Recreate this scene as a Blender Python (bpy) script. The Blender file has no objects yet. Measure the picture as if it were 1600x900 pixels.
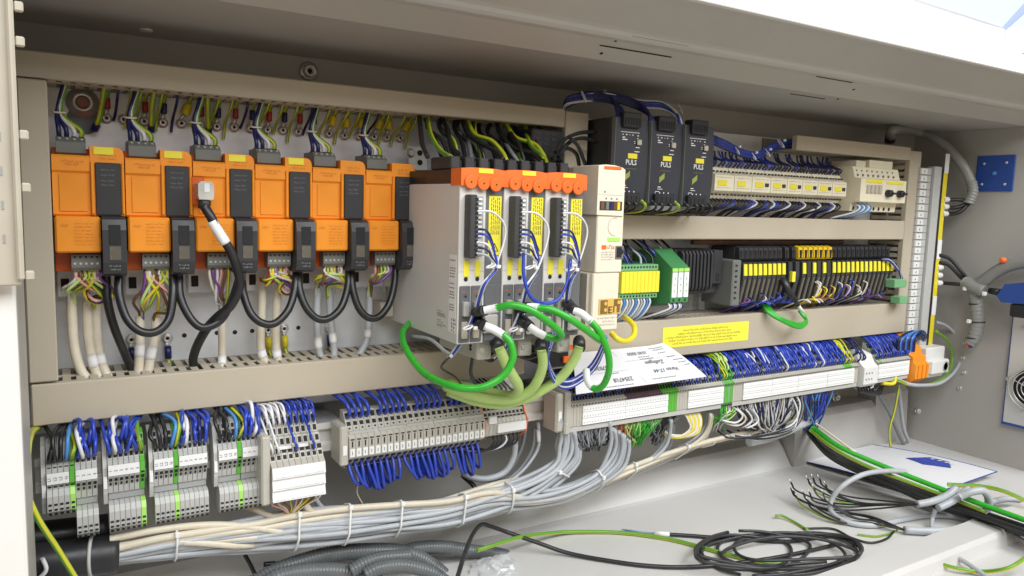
import bpy, bmesh, math, random
from mathutils import Vector, Matrix
random.seed(7)
S = bpy.context.scene
COL = S.collection
# ---------------------------------------------------------------- camera
F_PX = 1172.0
CAM = Vector((0.0, -0.98, 0.508))
RIGHT = Vector((0.85665183, -0.51511343, 0.02838658))
UP = Vector((0.03250884, 0.10881426, 0.99353039))
FWD = Vector((0.51486971, 0.85018681, -0.10996168))
cd = bpy.data.cameras.new('camera'); cam = bpy.data.objects.new('camera', cd); COL.objects.link(cam)
cd.sensor_width = 36.0; cd.lens = F_PX / 1600 * 36.0; cd.clip_start = 0.01; cd.clip_end = 100
M3 = Matrix((RIGHT, UP, -FWD)).transposed()
cam.matrix_world = Matrix.Translation(CAM) @ M3.to_4x4()
S.camera = cam
S.render.resolution_x = 1024; S.render.resolution_y = 576
# ---------------------------------------------------------------- world, lamps, exposure
W = bpy.data.worlds.new('World'); S.world = W; W.use_nodes = True
bg = W.node_tree.nodes['Background']; bg.inputs[0].default_value = (1.0, 0.865, 0.67, 1); bg.inputs[1].default_value = 0.44
def area(name, loc, target, sx, sy, power, col):
    l = bpy.data.lights.new(name, 'AREA'); l.shape = 'RECTANGLE'; l.size = sx; l.size_y = sy; l.energy = power; l.color = col
    o = bpy.data.objects.new(name, l); COL.objects.link(o); o.location = loc
    o.rotation_euler = (Vector(target) - Vector(loc)).to_track_quat('-Z', 'Y').to_euler(); return o
area('hall_tube_light', (0.7, -1.75, 1.75), (0.85, -0.2, 0.1), 3.0, 1.1, 66, (0.94, 0.97, 1.0))
area('hall_tube_light', (1.9, -1.5, 1.9), (1.4, -0.25, 0.05), 1.2, 0.4, 14, (0.90, 0.96, 1.0))  # second lamp, added to brighten the floor on the right
S.view_settings.view_transform = 'Standard'; S.view_settings.look = 'None'; S.view_settings.exposure = 0.0; S.view_settings.gamma = 1.0

def ray(px, py):
    return RIGHT * (px - 800) + UP * (450 - py) + FWD * F_PX
def P(px, py, Y):            # point of the photograph on the upright plane at depth Y
    r = ray(px, py); return CAM + r * ((Y - CAM.y) / r.y)
def PZ(px, py, Z):           # ... on a level plane
    r = ray(px, py); return CAM + r * ((Z - CAM.z) / r.z)
def PX(px, py, X):           # ... on a side wall
    r = ray(px, py); return CAM + r * ((X - CAM.x) / r.x)

# ---------------------------------------------------------------- materials
MATS = {}
def mat(name, col, rough=0.5, metal=0.0, var=0.06, scale=40.0, bump=0.0, bscale=300.0, spec=0.5, coat=0.0, emit=None, trans=0.0, alpha=1.0, dirt=0.0):
    m = bpy.data.materials.new(name); m.use_nodes = True; MATS[name] = m
    nt = m.node_tree; b = nt.nodes['Principled BSDF']
    b.inputs['Roughness'].default_value = rough; b.inputs['Metallic'].default_value = metal
    b.inputs['Specular IOR Level'].default_value = spec
    b.inputs['Coat Weight'].default_value = coat
    b.inputs['Transmission Weight'].default_value = trans; b.inputs['Alpha'].default_value = alpha
    b.inputs['Base Color'].default_value = (*col, 1)
    if emit: b.inputs['Emission Color'].default_value = (*emit[:3], 1); b.inputs['Emission Strength'].default_value = emit[3]
    if var > 0 or bump > 0 or dirt > 0:
        tc = nt.nodes.new('ShaderNodeTexCoord'); n = nt.nodes.new('ShaderNodeTexNoise')
        n.inputs['Scale'].default_value = scale; n.inputs['Detail'].default_value = 5
        nt.links.new(tc.outputs['Object'], n.inputs['Vector'])
        oi = nt.nodes.new('ShaderNodeObjectInfo')
        ad = nt.nodes.new('ShaderNodeMath'); ad.operation = 'MULTIPLY_ADD'; ad.inputs[1].default_value = 0.35
        nt.links.new(oi.outputs['Random'], ad.inputs[0]); nt.links.new(n.outputs['Fac'], ad.inputs[2])
        mr = nt.nodes.new('ShaderNodeMapRange'); mr.inputs[1].default_value = 0.3; mr.inputs[2].default_value = 1.05
        mr.inputs[3].default_value = 1 - var * 1.6; mr.inputs[4].default_value = 1 + var
        nt.links.new(ad.outputs[0], mr.inputs[0])
        mx = nt.nodes.new('ShaderNodeMix'); mx.data_type = 'RGBA'; mx.blend_type = 'MULTIPLY'; mx.inputs[0].default_value = 1
        mx.inputs[6].default_value = (*col, 1); nt.links.new(mr.outputs[0], mx.inputs[7])
        last = mx.outputs[2]
        if dirt > 0:
            n2 = nt.nodes.new('ShaderNodeTexNoise'); n2.inputs['Scale'].default_value = 6; n2.inputs['Detail'].default_value = 8; n2.inputs['Roughness'].default_value = .7
            nt.links.new(tc.outputs['Object'], n2.inputs['Vector'])
            r2 = nt.nodes.new('ShaderNodeMapRange'); r2.inputs[1].default_value = .52; r2.inputs[2].default_value = .75; r2.inputs[3].default_value = 0; r2.inputs[4].default_value = dirt
            nt.links.new(n2.outputs['Fac'], r2.inputs[0])
            m2 = nt.nodes.new('ShaderNodeMix'); m2.data_type = 'RGBA'; nt.links.new(r2.outputs[0], m2.inputs[0])
            nt.links.new(last, m2.inputs[6]); m2.inputs[7].default_value = (col[0] * .55, col[1] * .52, col[2] * .48, 1); last = m2.outputs[2]
        nt.links.new(last, b.inputs['Base Color'])
        rr = nt.nodes.new('ShaderNodeMapRange'); rr.inputs[1].default_value = .3; rr.inputs[2].default_value = .7
        rr.inputs[3].default_value = max(0.02, rough - .08); rr.inputs[4].default_value = min(1, rough + .1)
        nt.links.new(n.outputs['Fac'], rr.inputs[0]); nt.links.new(rr.outputs[0], b.inputs['Roughness'])
        if bump > 0:
            nb = nt.nodes.new('ShaderNodeTexNoise'); nb.inputs['Scale'].default_value = bscale; nb.inputs['Detail'].default_value = 3
            nt.links.new(tc.outputs['Object'], nb.inputs['Vector'])
            bp = nt.nodes.new('ShaderNodeBump'); bp.inputs['Strength'].default_value = bump; bp.inputs['Distance'].default_value = 0.001
            nt.links.new(nb.outputs['Fac'], bp.inputs['Height']); nt.links.new(bp.outputs[0], b.inputs['Normal'])
    return m
mat('cabinet', (.43, .415, .39), .36, var=.05, scale=3, bump=.12, bscale=900, dirt=.12)  # same paint as the floor, darkened to deepen the shaded roof and walls
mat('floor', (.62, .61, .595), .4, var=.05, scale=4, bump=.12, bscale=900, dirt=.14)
mat('white_frame', (.84, .83, .81), .4, var=.03, scale=6)
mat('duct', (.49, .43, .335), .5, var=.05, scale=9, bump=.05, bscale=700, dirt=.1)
mat('duct_in_shade', (.27, .25, .215), .6, var=.06, scale=20)  # duct plastic darkened to put shade inside the channel
mat('galv', (.80, .82, .86), .38, metal=.22, var=.12, scale=26, dirt=.2)
mat('stud', (.30, .13, .085), .5); mat('steel', (.72, .71, .69), .3, metal=.6, var=.06)
mat('rail', (.78, .775, .75), .32, metal=.45, var=.08, scale=15)
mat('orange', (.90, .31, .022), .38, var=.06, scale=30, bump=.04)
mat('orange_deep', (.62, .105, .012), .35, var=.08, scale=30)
mat('orange_print', (.55, .15, .012), .5, var=0)
mat('orange_cap', (.9, .17, .03), .35, var=.04)
mat('black', (.022, .022, .025), .38, var=.1, scale=40)
mat('charcoal', (.034, .034, .038), .45, var=.1, scale=30, bump=.05)
mat('hole', (.012, .012, .014), .7, var=0)
mat('plug_grey', (.17, .175, .165), .45, var=.06)
mat('term_grey', (.36, .37, .37), .45, var=.05)
mat('term_light', (.5, .5, .48), .45, var=.05)
mat('term_cream', (.50, .48, .42), .45, var=.06)
mat('white_plastic', (.78, .78, .76), .4, var=.03)
mat('drive_white', (.68, .665, .635), .42, var=.03, scale=20)
mat('drive_grey', (.14, .145, .155), .45, var=.05)
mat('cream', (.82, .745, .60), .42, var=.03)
mat('cream_shade', (.52, .475, .39), .45, var=.04)  # cream darkened to put shade on flanks and grooves; also beige small parts
mat('contactor', (.84, .78, .60), .45, var=.05)
mat('label_white', (.86, .86, .86), .5, var=.02)
mat('label_yellow', (.86, .76, .05), .5, var=.03)
mat('sticker', (.92, .84, .07), .5, var=.04, scale=8)
mat('lime', (.42, .78, .16), .4, var=.05); mat('pe_green', (.12, .46, .05), .4, var=.08); mat('maroon', (.13, .07, .10), .45, var=.1)
mat('ink', (.03, .03, .035), .6, var=0)
mat('ink_paper', (.17, .17, .18), .6, var=0); mat('ink_soft', (.22, .22, .23), .6, var=0)
mat('print_white', (.8, .8, .8), .5, var=0)
mat('print_green', (.30, .33, .07), .5, var=0)
mat('puls', (.038, .042, .056), .4, var=.08, scale=20, bump=.06)
mat('gold', (.72, .47, .12), .4, var=.05)
mat('brown', (.22, .13, .035), .45, var=.05)
mat('green_term', (.06, .25, .09), .4, var=.06)
mat('green_pale', (.18, .42, .2), .45, var=.05)
mat('plc', (.045, .046, .05), .45, var=.1)
mat('plc_lens', (.14, .125, .10), .3, var=.12, scale=60)
mat('plc_yellow', (.78, .52, .02), .4, var=.05)
mat('red', (.55, .03, .02), .4, var=.05)
mat('paper', (.72, .72, .745), .65, var=.02, scale=10)
mat('blue_plate', (.025, .075, .33), .45, var=.05)
mat('cable_tie', (.85, .85, .83), .4, var=.02)
def wmat(name, col, rough=.35, var=.08): return mat(name, col, rough, var=var, scale=60, coat=.12)
wmat('w_blue', (.025, .06, .44), .28); wmat('w_navy', (.012, .017, .11)); wmat('w_light', (.07, .26, .62)); wmat('w_white', (.75, .75, .78))
wmat('w_black', (.016, .016, .018), .4); wmat('w_grey', (.44, .465, .495), .42); wmat('w_greydark', (.22, .235, .25), .42); wmat('w_beige', (.68, .615, .49), .45)
wmat('w_green', (.035, .42, .03), .3); wmat('w_lime', (.55, .76, .24), .4); wmat('w_yellow', (.80, .66, .03)); wmat('w_red', (.42, .03, .02))
wmat('w_brown', (.20, .08, .03)); wmat('w_pink', (.75, .38, .34)); wmat('w_violet', (.2, .07, .33)); wmat('w_orange', (.8, .2, .03))
wmat('w_coil', (.035, .035, .038), .45); wmat('conduit', (.13, .14, .145), .35); wmat('hose', (.27, .275, .26), .45)
def yg(name, ang_scale):   # yellow-green earth wire: two-colour stripe by normal direction of the sheath
    m = wmat(name, (.75, .70, .03)); nt = m.node_tree; b = nt.nodes['Principled BSDF']
    uv = nt.nodes.new('ShaderNodeUVMap'); sep = nt.nodes.new('ShaderNodeSeparateXYZ'); nt.links.new(uv.outputs[0], sep.inputs[0])
    c = nt.nodes.new('ShaderNodeMath'); c.operation = 'COMPARE'; c.inputs[1].default_value = .25; c.inputs[2].default_value = .17
    c2 = nt.nodes.new('ShaderNodeMath'); c2.operation = 'COMPARE'; c2.inputs[1].default_value = .75; c2.inputs[2].default_value = .12
    nt.links.new(sep.outputs[0], c.inputs[0]); nt.links.new(sep.outputs[0], c2.inputs[0])
    a = nt.nodes.new('ShaderNodeMath'); a.operation = 'MAXIMUM'; nt.links.new(c.outputs[0], a.inputs[0]); nt.links.new(c2.outputs[0], a.inputs[1])
    mx = nt.nodes.new('ShaderNodeMix'); mx.data_type = 'RGBA'; nt.links.new(a.outputs[0], mx.inputs[0])
    mx.inputs[6].default_value = (.62, .58, .03, 1); mx.inputs[7].default_value = (.13, .33, .03, 1)
    nt.links.new(mx.outputs[2], b.inputs['Base Color']); return m
yg('w_earth', 1)
mat('tie_clear', (.8, .82, .84), .25, var=0, trans=.5)
def bagmat():
    m = mat('bag', (.7, .72, .74), .06, var=0); nt = m.node_tree; b = nt.nodes['Principled BSDF']; b.inputs['Alpha'].default_value = 0.5
    b.inputs['Specular IOR Level'].default_value = .8
bagmat()

# ---------------------------------------------------------------- mesh building
ORG = {}
ORD = ['first', 'second', 'third', 'fourth', 'fifth', 'sixth', 'seventh', 'eighth', 'ninth', 'tenth', 'eleventh', 'twelfth']
def mlist(m): return [MATS[x] for x in ([m] if isinstance(m, str) else m)]
class MB:
    def __init__(s): s.v = []; s.f = []; s.m = []; s.sm = []; s.uv = {}
    def add(s, vs, fs, mi=0, smooth=False):
        o = len(s.v); s.v += [Vector(p) for p in vs]
        for f in fs: s.f.append([i + o for i in f]); s.m.append(mi); s.sm.append(smooth)
        return s
    def box(s, x0, x1, y0, y1, z0, z1, mi=0, c=0.0):
        if x0 > x1: x0, x1 = x1, x0
        if y0 > y1: y0, y1 = y1, y0
        if z0 > z1: z0, z1 = z1, z0
        c = min(c, (x1 - x0) * .45, (y1 - y0) * .45, (z1 - z0) * .45)
        if c <= 0:
            vs = [(x, y, z) for x in (x0, x1) for y in (y0, y1) for z in (z0, z1)]
            return s.add(vs, [(0, 1, 3, 2), (4, 6, 7, 5), (0, 4, 5, 1), (2, 3, 7, 6), (0, 2, 6, 4), (1, 5, 7, 3)], mi)
        lo = (x0, y0, z0); hi = (x1, y1, z1); vs = []; ix = {}
        for k in range(8):
            sg = (k & 1, k >> 1 & 1, k >> 2 & 1)
            for a in range(3):
                p = [(hi[i] if sg[i] else lo[i]) if i == a else (hi[i] - c if sg[i] else lo[i] + c) for i in range(3)]
                ix[(k, a)] = len(vs); vs.append(p)
        fs = []
        for a in range(3):
            b, d = (a + 1) % 3, (a + 2) % 3
            for sgn in (0, 1):
                ks = [sgn << a | u << b | w << d for u, w in ((0, 0), (1, 0), (1, 1), (0, 1))]
                fs.append([ix[(k, a)] for k in ks])
            for u in (0, 1):
                for w in (0, 1):
                    k0 = u << b | w << d; k1 = k0 | 1 << a
                    fs.append([ix[(k0, b)], ix[(k1, b)], ix[(k1, d)], ix[(k0, d)]])
        for k in range(8): fs.append([ix[(k, 0)], ix[(k, 1)], ix[(k, 2)]])
        return s.add(vs, fs, mi)
    def prism(s, prof, axis, a0, a1, mi=0):
        n = len(prof); vs = []
        for a in (a0, a1):
            for p, q in prof: vs.append({'x': (a, p, q), 'y': (p, a, q), 'z': (p, q, a)}[axis])
        fs = [list(range(n)), list(range(2 * n - 1, n - 1, -1))] + [[i, (i + 1) % n, n + (i + 1) % n, n + i] for i in range(n)]
        return s.add(vs, fs, mi)
    def lathe(s, c, axis, prof, n=16, mi=0, smooth=True):
        # prof: list of (radius, offset along axis)
        axis = Vector(axis).normalized(); t = axis.orthogonal().normalized(); b = axis.cross(t); c = Vector(c)
        vs = []; fs = []
        for r, h in prof:
            for k in range(n):
                a = 2 * math.pi * k / n; vs.append(c + axis * h + t * (r * math.cos(a)) + b * (r * math.sin(a)))
        for i in range(len(prof) - 1):
            for k in range(n): fs.append([i * n + k, i * n + (k + 1) % n, (i + 1) * n + (k + 1) % n, (i + 1) * n + k])
        s.add(vs, fs, mi, smooth)
        o = len(s.v) - len(vs)
        for base in (0, (len(prof) - 1) * n): s.f.append([o + base + k for k in range(n)]); s.m.append(mi); s.sm.append(False)
        return s
    def cyl(s, c, axis, r, h, n=16, mi=0): 
        ch = min(r, h) * .15
        return s.lathe(c, axis, [(r - ch, 0), (r, ch), (r, h - ch), (r - ch, h)], n, mi)
    def tube(s, pts, r, n=8, mi=0, caps=True, closed=False, flat=1.0, uv=False):
        rad = r if isinstance(r, (list, tuple)) else [r] * len(pts)
        pts = [Vector(p) for p in pts]; N = len(pts)
        tg = [(pts[min(i + 1, N - 1)] - pts[max(i - 1, 0)]).normalized() if not closed else (pts[(i + 1) % N] - pts[i - 1]).normalized() for i in range(N)]
        t = tg[0]; nrm = t.orthogonal().normalized(); vs = []
        for i in range(N):
            if i: nrm = (nrm - tg[i] * nrm.dot(tg[i])); nrm = nrm.normalized() if nrm.length > 1e-9 else tg[i].orthogonal().normalized()
            b = tg[i].cross(nrm)
            for k in range(n):
                a = 2 * math.pi * k / n; vs.append(pts[i] + (nrm * math.cos(a) + b * math.sin(a) * flat) * rad[i])
        fs = []
        o = len(s.v)
        for i in range(N - (0 if closed else 1)):
            j = (i + 1) % N
            for k in range(n):
                fs.append([i * n + k, i * n + (k + 1) % n, j * n + (k + 1) % n, j * n + k])
                if uv: s.uv[len(s.f) + len(fs) - 1] = (k / n, (k + 1) / n)
        s.add(vs, fs, mi, True)
        if caps and not closed:
            for base in (0, (N - 1) * n): s.f.append([o + base + k for k in range(n)]); s.m.append(mi); s.sm.append(False)
        return s
    def quad(s, a, b, c, d, mi=0): return s.add([a, b, c, d], [(0, 1, 2, 3)], mi)
    def mesh(s, name, mats, org, recalc=True):
        me = bpy.data.meshes.new(name); me.from_pydata([v - org for v in s.v], [], s.f)
        for m in mlist(mats): me.materials.append(m)
        me.polygons.foreach_set('material_index', s.m); me.polygons.foreach_set('use_smooth', s.sm)
        if s.uv:
            ul = me.uv_layers.new(name='sheath')
            for fi, (u0, u1) in s.uv.items():
                p = me.polygons[fi]
                for li, u in zip(p.loop_indices, (u0, u1, u1, u0)): ul.data[li].uv = (u, 0)
        if recalc:
            bm = bmesh.new(); bm.from_mesh(me); bmesh.ops.recalc_face_normals(bm, faces=bm.faces); bm.to_mesh(me); bm.free()
        me.update(); return me
    def part(s, name, mats, parent, recalc=True):
        org = ORG[parent.name]; o = bpy.data.objects.new(name, s.mesh(name, mats, org, recalc)); COL.objects.link(o); o.parent = parent; ORG[o.name] = org
        return o
    def solo(s, name, mats, label=None, cat=None, group=None, kind=None, recalc=True):
        xs = [v.x for v in s.v]; ys = [v.y for v in s.v]; zs = [v.z for v in s.v]
        org = Vector(((min(xs) + max(xs)) / 2, (min(ys) + max(ys)) / 2, min(zs)))
        o = bpy.data.objects.new(name, s.mesh(name, mats, org, recalc)); COL.objects.link(o); o.location = org; ORG[o.name] = org
        tag(o, label, cat, group, kind); return o
def tag(o, label=None, cat=None, group=None, kind=None):
    for k, v in (('label', label), ('category', cat), ('group', group), ('kind', kind)):
        if v: o[k] = v
    return o
def thing(name, label, cat, loc, group=None):
    o = bpy.data.objects.new(name, None); o.empty_display_size = .01; COL.objects.link(o); o.location = Vector(loc); ORG[o.name] = Vector(loc)
    return tag(o, label, cat, group)
def copytree(o, delta=Vector((0, 0, 0)), parent=None, label=None):
    c = o.copy(); COL.objects.link(c)
    if parent is None: c.location = o.location + Vector(delta)
    else: c.parent = parent
    ORG[c.name] = ORG[o.name] + Vector(delta)
    if label: c['label'] = label
    for ch in o.children: copytree(ch, delta, c)
    return c
def piece(src, dx, parent=None):      # a copy of one part, moved inside its thing
    c = src.copy(); COL.objects.link(c); c.parent = parent or src.parent; c.location = src.location + Vector(dx); ORG[c.name] = ORG[src.name] + Vector(dx); return c
def B(*a, **k): return MB().box(*a, **k)
def pxbox(mb, x0, y0, x1, y1, Yf, Yb, mi=0, c=0.0):    # front face given by photo corners on plane Yf
    a = P(x0, y0, Yf); b = P(x1, y1, Yf); mb.box(a.x, b.x, Yf, Yb, b.z, a.z, mi, c); return mb
def cr(pts, per=6):
    pts = [Vector(p) for p in pts]
    if len(pts) == 2: return [pts[0].lerp(pts[1], i / per) for i in range(per + 1)]
    q = [pts[0] * 2 - pts[1]] + pts + [pts[-1] * 2 - pts[-2]]; out = []
    for i in range(1, len(q) - 2):
        p0, p1, p2, p3 = q[i - 1:i + 3]
        for k in range(per):
            t = k / per
            out.append(.5 * ((2 * p1) + (p2 - p0) * t + (2 * p0 - 5 * p1 + 4 * p2 - p3) * t * t + (3 * p1 - p0 - 3 * p2 + p3) * t ** 3))
    return out + [pts[-1]]
def C(l): return [P(*p) for p in l]
STUFF = {'wires over the longest row': 'dense blue wires arching over the longest white-labelled terminal row', 'wires over the paper-covered row': 'dense blue wires combing into the row under the paper sheet', 'wires over the short row': 'blue wires massed over the short row beside the orange terminals',
 'wires above the motor switches': 'mass of thin dark blue wires above the cream motor switches', 'wires below the motor switches': 'mass of thin dark wires below the cream motor switches', 'wires below the plc modules': 'tangle of thin wires below the plc modules',
 'harness above the motor switches': 'sagging blue harness between the power supplies and the short duct',
 'wires above the green terminals': 'dark wires in the shade above the green terminals',
 'blue wires lying along the broad duct': 'blue wires lying along the broad duct under the plc modules',
 'dipping wires beside the light blue ones': 'loose wires dipping beside the light blue hanging wires',
 'yellow wires over the longest row': 'yellow wires at the end of the longest white-labelled row',
 'earth wires over the green terminal': 'green and yellow wires over the bright green earth terminal',
 'dark wires beside the relay': 'dark wires massed beside the small white relay',
 'wires under the green terminals': 'pale wires running from the green terminals to the duct',
 'wires under the relay module': 'pale wires sagging under the green relay module',
 'wires into the tiered terminals': 'white and blue wires massed over the tiered white-labelled terminals',
 'wires of the knob breaker': 'pale wires curving from the knob breaker into the duct',
 'wires over the orange terminals': 'blue and black wires curling over the orange fuse terminals',
 'fringe of thin wires': 'fringe of thin wires in many colours below the white-labelled rows'}
STUFFMB = {}
def wire(pts, r, m, label, cat='wire', group=None, name='wire', per=5, n=6):
    if group in STUFF:
        mb, ms = STUFFMB.setdefault(group, (MB(), []))
        if m not in ms: ms.append(m)
        mb.tube(cr(pts, per), r, n, mi=ms.index(m), uv=(m == 'w_earth')); return
    return MB().tube(cr(pts, per), r, n, uv=(m == 'w_earth')).solo(name, m, label, cat, group, recalc=False)
TXT = {}
def text(s, size, loc, m, parent, name='lettering', rot=(math.pi / 2, 0, 0), align='CENTER', wide=1.0):
    key = (s, size, m, align, wide)
    if key not in TXT:
        c = bpy.data.curves.new('lettering', 'FONT'); c.body = s; c.size = size; c.resolution_u = 2; c.align_x = align; c.align_y = 'CENTER'; c.extrude = 0.00004; c.offset = size * .012
        o = bpy.data.objects.new('lettering_tmp', c); me = bpy.data.meshes.new_from_object(o); bpy.data.objects.remove(o)
        if wide != 1.0:
            for v in me.vertices: v.co.x *= wide
        me.materials.clear(); me.materials.append(MATS[m]); TXT[key] = me
    o = bpy.data.objects.new(name, TXT[key]); COL.objects.link(o); o.parent = parent; o.location = Vector(loc) - ORG[parent.name]; o.rotation_euler = rot
    ORG[o.name] = Vector(loc); return o
def scrib(mb, x0, x1, y, z, h, mi=0, rnd=random, fill=.9):   # a line of print too small to read
    x = x0
    while x < x1:
        wl = rnd.randint(2, 7)
        for k in range(wl):
            if x > x1: break
            w = h * rnd.uniform(.35, .6); hh = h * rnd.choice((.62, .62, .7, 1)); bt = -h * .3 * (rnd.random() < .12)
            st = h * .16
            kind = rnd.randint(0, 2)
            mb.quad((x, y, z + bt), (x + st, y, z + bt), (x + st, y, z + hh), (x, y, z + hh), mi)
            if kind: mb.quad((x, y, z + hh * .8), (x + w, y, z + hh * .8), (x + w, y, z + hh), (x, y, z + hh), mi)
            if kind != 1: mb.quad((x, y, z), (x + w, y, z), (x + w, y, z + st), (x, y, z + st), mi)
            x += w + h * .22
        x += h * .45
    return mb

# ================================================================ THE CABINET (setting)
ZC = 0.693; XR = 1.665; YB = 0.03; XL = -0.16
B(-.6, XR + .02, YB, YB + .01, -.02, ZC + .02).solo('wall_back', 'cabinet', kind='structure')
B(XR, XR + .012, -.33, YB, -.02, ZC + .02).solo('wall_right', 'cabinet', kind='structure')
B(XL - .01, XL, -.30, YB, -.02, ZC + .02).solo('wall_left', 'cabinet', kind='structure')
YE = -.335; ZE = P(1090, 0, YE).z; BS = .44    # front edge of the roof; slope of the inner lip
def lipz(Y): return ZC - .006 + (-.226 - Y) * BS
prof = [(YB, ZC), (-.218, ZC), (-.222, ZC - .002), (-.226, ZC - .006), (-.262, lipz(-.262)), (-.266, lipz(-.266) - .0015), (-.270, lipz(-.270) - .0022), (-.274, lipz(-.274) - .0010), (-.277, lipz(-.277) + .0012), (-.281, lipz(-.281) + .0022), (YE + .012, ZE - .007), (YE + .002, ZE - .002), (YE, ZE), (YE + .001, ZE + .002), (-.05, ZE + .006), (YB, ZE)]  # tilted lip; its small ridge is shaped to make a bright stripe
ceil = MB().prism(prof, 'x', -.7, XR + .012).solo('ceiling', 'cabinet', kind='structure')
for (a, b, c, d) in ((952, 70, 1034, 96), (990, 73, 1070, 90), (1236, 133, 1290, 142), (1277, 127, 1330, 137)):
    m = MB(); z = lambda Y: lipz(Y) - .0004
    p = PZ(a, b, lipz(-.245)); q = PZ(c, d, lipz(-.245))
    y = (p.y + q.y) / 2
    m.quad((p.x, y - .001, z(y - .001)), (q.x, y - .001, z(y - .001)), (q.x, y + .0012, z(y + .0012)), (p.x, y + .0012, z(y + .0012))); m.part('slot', 'hole', ceil)
for px, py in ((940, 79), (962, 74), (1310, 144), (1334, 141)):
    p = PZ(px, py, lipz(-.245)); y = p.y; z = lipz(y) - .0003
    MB().cyl((p.x, y, z - .0004), (0, BS, 1), .0022, .0006, 10).part('hole', 'hole', ceil)
p = PZ(228, 46, ZC); MB().cyl((p.x, p.y, ZC - .002), (0, 0, 1), .007, .003, 20).part('plug', 'white_plastic', ceil)  # white disc stands in for light coming through a hole
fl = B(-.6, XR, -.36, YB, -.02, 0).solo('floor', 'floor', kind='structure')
MB().prism([(YB, 0), (YB, .05), (YB - .022, .047), (YB - .030, .038), (YB - .055, .002), (YB - .062, 0)], 'x', -.3, P(1236, 680, -.02).x).solo('floor_upstand', 'floor', kind='structure')
# low front sill of the floor tray
MB().prism([(-.36, -.02), (-.36, .012), (-.366, .018), (-.41, .018), (-.416, .012), (-.42, -.004), (-.50, -.004), (-.62, -.004), (-.62, -.02)], 'x', -.6, XR + .01).solo('floor_sill', 'floor', kind='structure')
# pressed steel corner blocks where floor, back and side wall meet
for (x0, x1, h, d, lab) in ((P(1238, 680, -.02).x, P(1364, 650, -.02).x, .105, .055, 'broad raised steel box under the dangling blue wires on the cabinet floor'), (P(1369, 660, -.02).x, P(1419, 650, -.02).x, .125, .045, 'narrow raised steel post foot in the corner behind hanging grey cables')):
    MB().prism([(YB, 0), (YB, h), (YB - d + .012, h), (YB - d, h - .012), (YB - d - .004, 0)], 'x', x0, x1).solo('corner_block', 'cabinet', lab, 'bracket', 'raised steel blocks along the back of the floor')
# screws on the back and side wall
def screw(c, axis, r, label, group, cat='screw', washer=1.5):
    t = thing('screw', label, cat, c, group); ax = Vector(axis)
    MB().lathe(c, axis, [(r * washer, 0), (r * washer, r * .25), (r * washer * .6, r * .28)], 16).part('washer', 'steel', t)
    MB().lathe(Vector(c) + ax * r * .28, axis, [(r, 0), (r, r * .75), (r * .85, r * .95), (r * .5, r * .95), (r * .45, r * .4)], 14).part('head', 'steel', t)
    MB().cyl(Vector(c) + ax * r * .68, axis, r * .45, r * .02, 6).part('socket', 'hole', t); return t
p = P(482, 112, YB); screw((p.x, YB, p.z), (0, -1, 0), .0085, 'large socket screw on the dark wall above the trunking', None)
for i, (px, py) in enumerate(((1508, 535), (1505, 559), (1507, 582), (1500, 606))):
    p = PX(px, py, XR); screw(p, (-1, 0, 0), .0035, 'small screw in the upright row below the grey hose', 'screws in a row on the side wall', washer=1.15)
p = PX(1434, 642, XR); screw(p, (-1, 0, 0), .005, 'single bright screw low on the side wall above the envelope', None)
p = P(1305, 620, YB - .03); screw(p, (0, -1, 0), .007, 'socket screw beside the bundle of hanging light blue wires', None)

# left frame upright with a slotted plastic strip on it
t = thing('cabinet_frame_upright', 'bright white upright frame edge at the open side of the cabinet', 'frame', (-.06, -.26, -.02))
B(-.30, -.0285, -.334, -.322, -.3, .80, c=.002).part('face', 'white_frame', t)
B(-.0305, -.0282, -.3215, -.19, -.3, .80, c=.0008).part('return', 'cabinet', t)
t = thing('slotted_strip', 'beige slotted plastic strip with short side tabs on white frame', 'wiring duct', (-.03, -.34, .5))
zt = .80; zb = P(22, 446, -.345).z
B(-.066, -.0240, -.348, -.3445, zb, zt, c=.001).part('backing', 'cream_shade', t)  # strip and tabs in darkened cream, dim light put into the colour
B(-.0262, -.0218, -.353, -.3485, zb + .004, zt, c=.0015).part('rib', 'cream_shade', t)
tab = None
for py in (12, 66, 211, 293, 430):
    z = P(30, py, -.345).z
    if tab is None: tab = B(-.0218, -.0160, -.350, -.3450, z - .0034, z + .0034, c=.001).part('tab', 'cream_shade', t); z0 = z
    else: piece(tab, (0, 0, z - z0))
hl = None
for k in range(16):
    z = zt - .02 - k * .0235
    if z < zb + .01: break
    if hl is None: hl = B(-.0335, -.0322, -.3486, -.3479, z - .003, z + .003).part('slot', 'term_grey', t); z0 = z
    else: piece(hl, (0, 0, z - z0))

# background beyond the roof: bright glazing of the hall
t = thing('hall_window', 'overexposed bright hall window with pale frame beyond the cabinet roof', 'window', (3.0, 1.6, .9))
a = P(900, -200, 1.6); b = P(1780, 200, 1.6)
mat('glow', (.9, .9, .9), .6, var=0, emit=(1, 1, 1, 1.25)); mat('glow_blue', (.7, .8, .9), .6, var=0, emit=(.62, .82, 1.0, .92))
mat('frame_pale_glow', (.86, .90, .95), .5, var=0, emit=(.7, .78, .95, .5)); mat('frame_blue_glow', (.2, .3, .6), .5, var=0, emit=(.62, .70, .92, .75))  # bars emit as well: the window glare is put into their colour
B(a.x, b.x + 1.2, 1.6, 1.62, .9, 3.2).part('pane', 'glow', t)
q = [P(1412, -4, 1.595), P(1566, 42, 1.595), P(1640, -4, 1.595)]
MB().prism([(v.x, v.z) for v in (q[0], q[1], P(1586, 44, 1.595), P(1700, 70, 1.595), P(1700, -80, 1.595), P(1412, -60, 1.595))], 'y', 1.596, 1.585).part('upper_pane', 'glow_blue', t)
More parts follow.
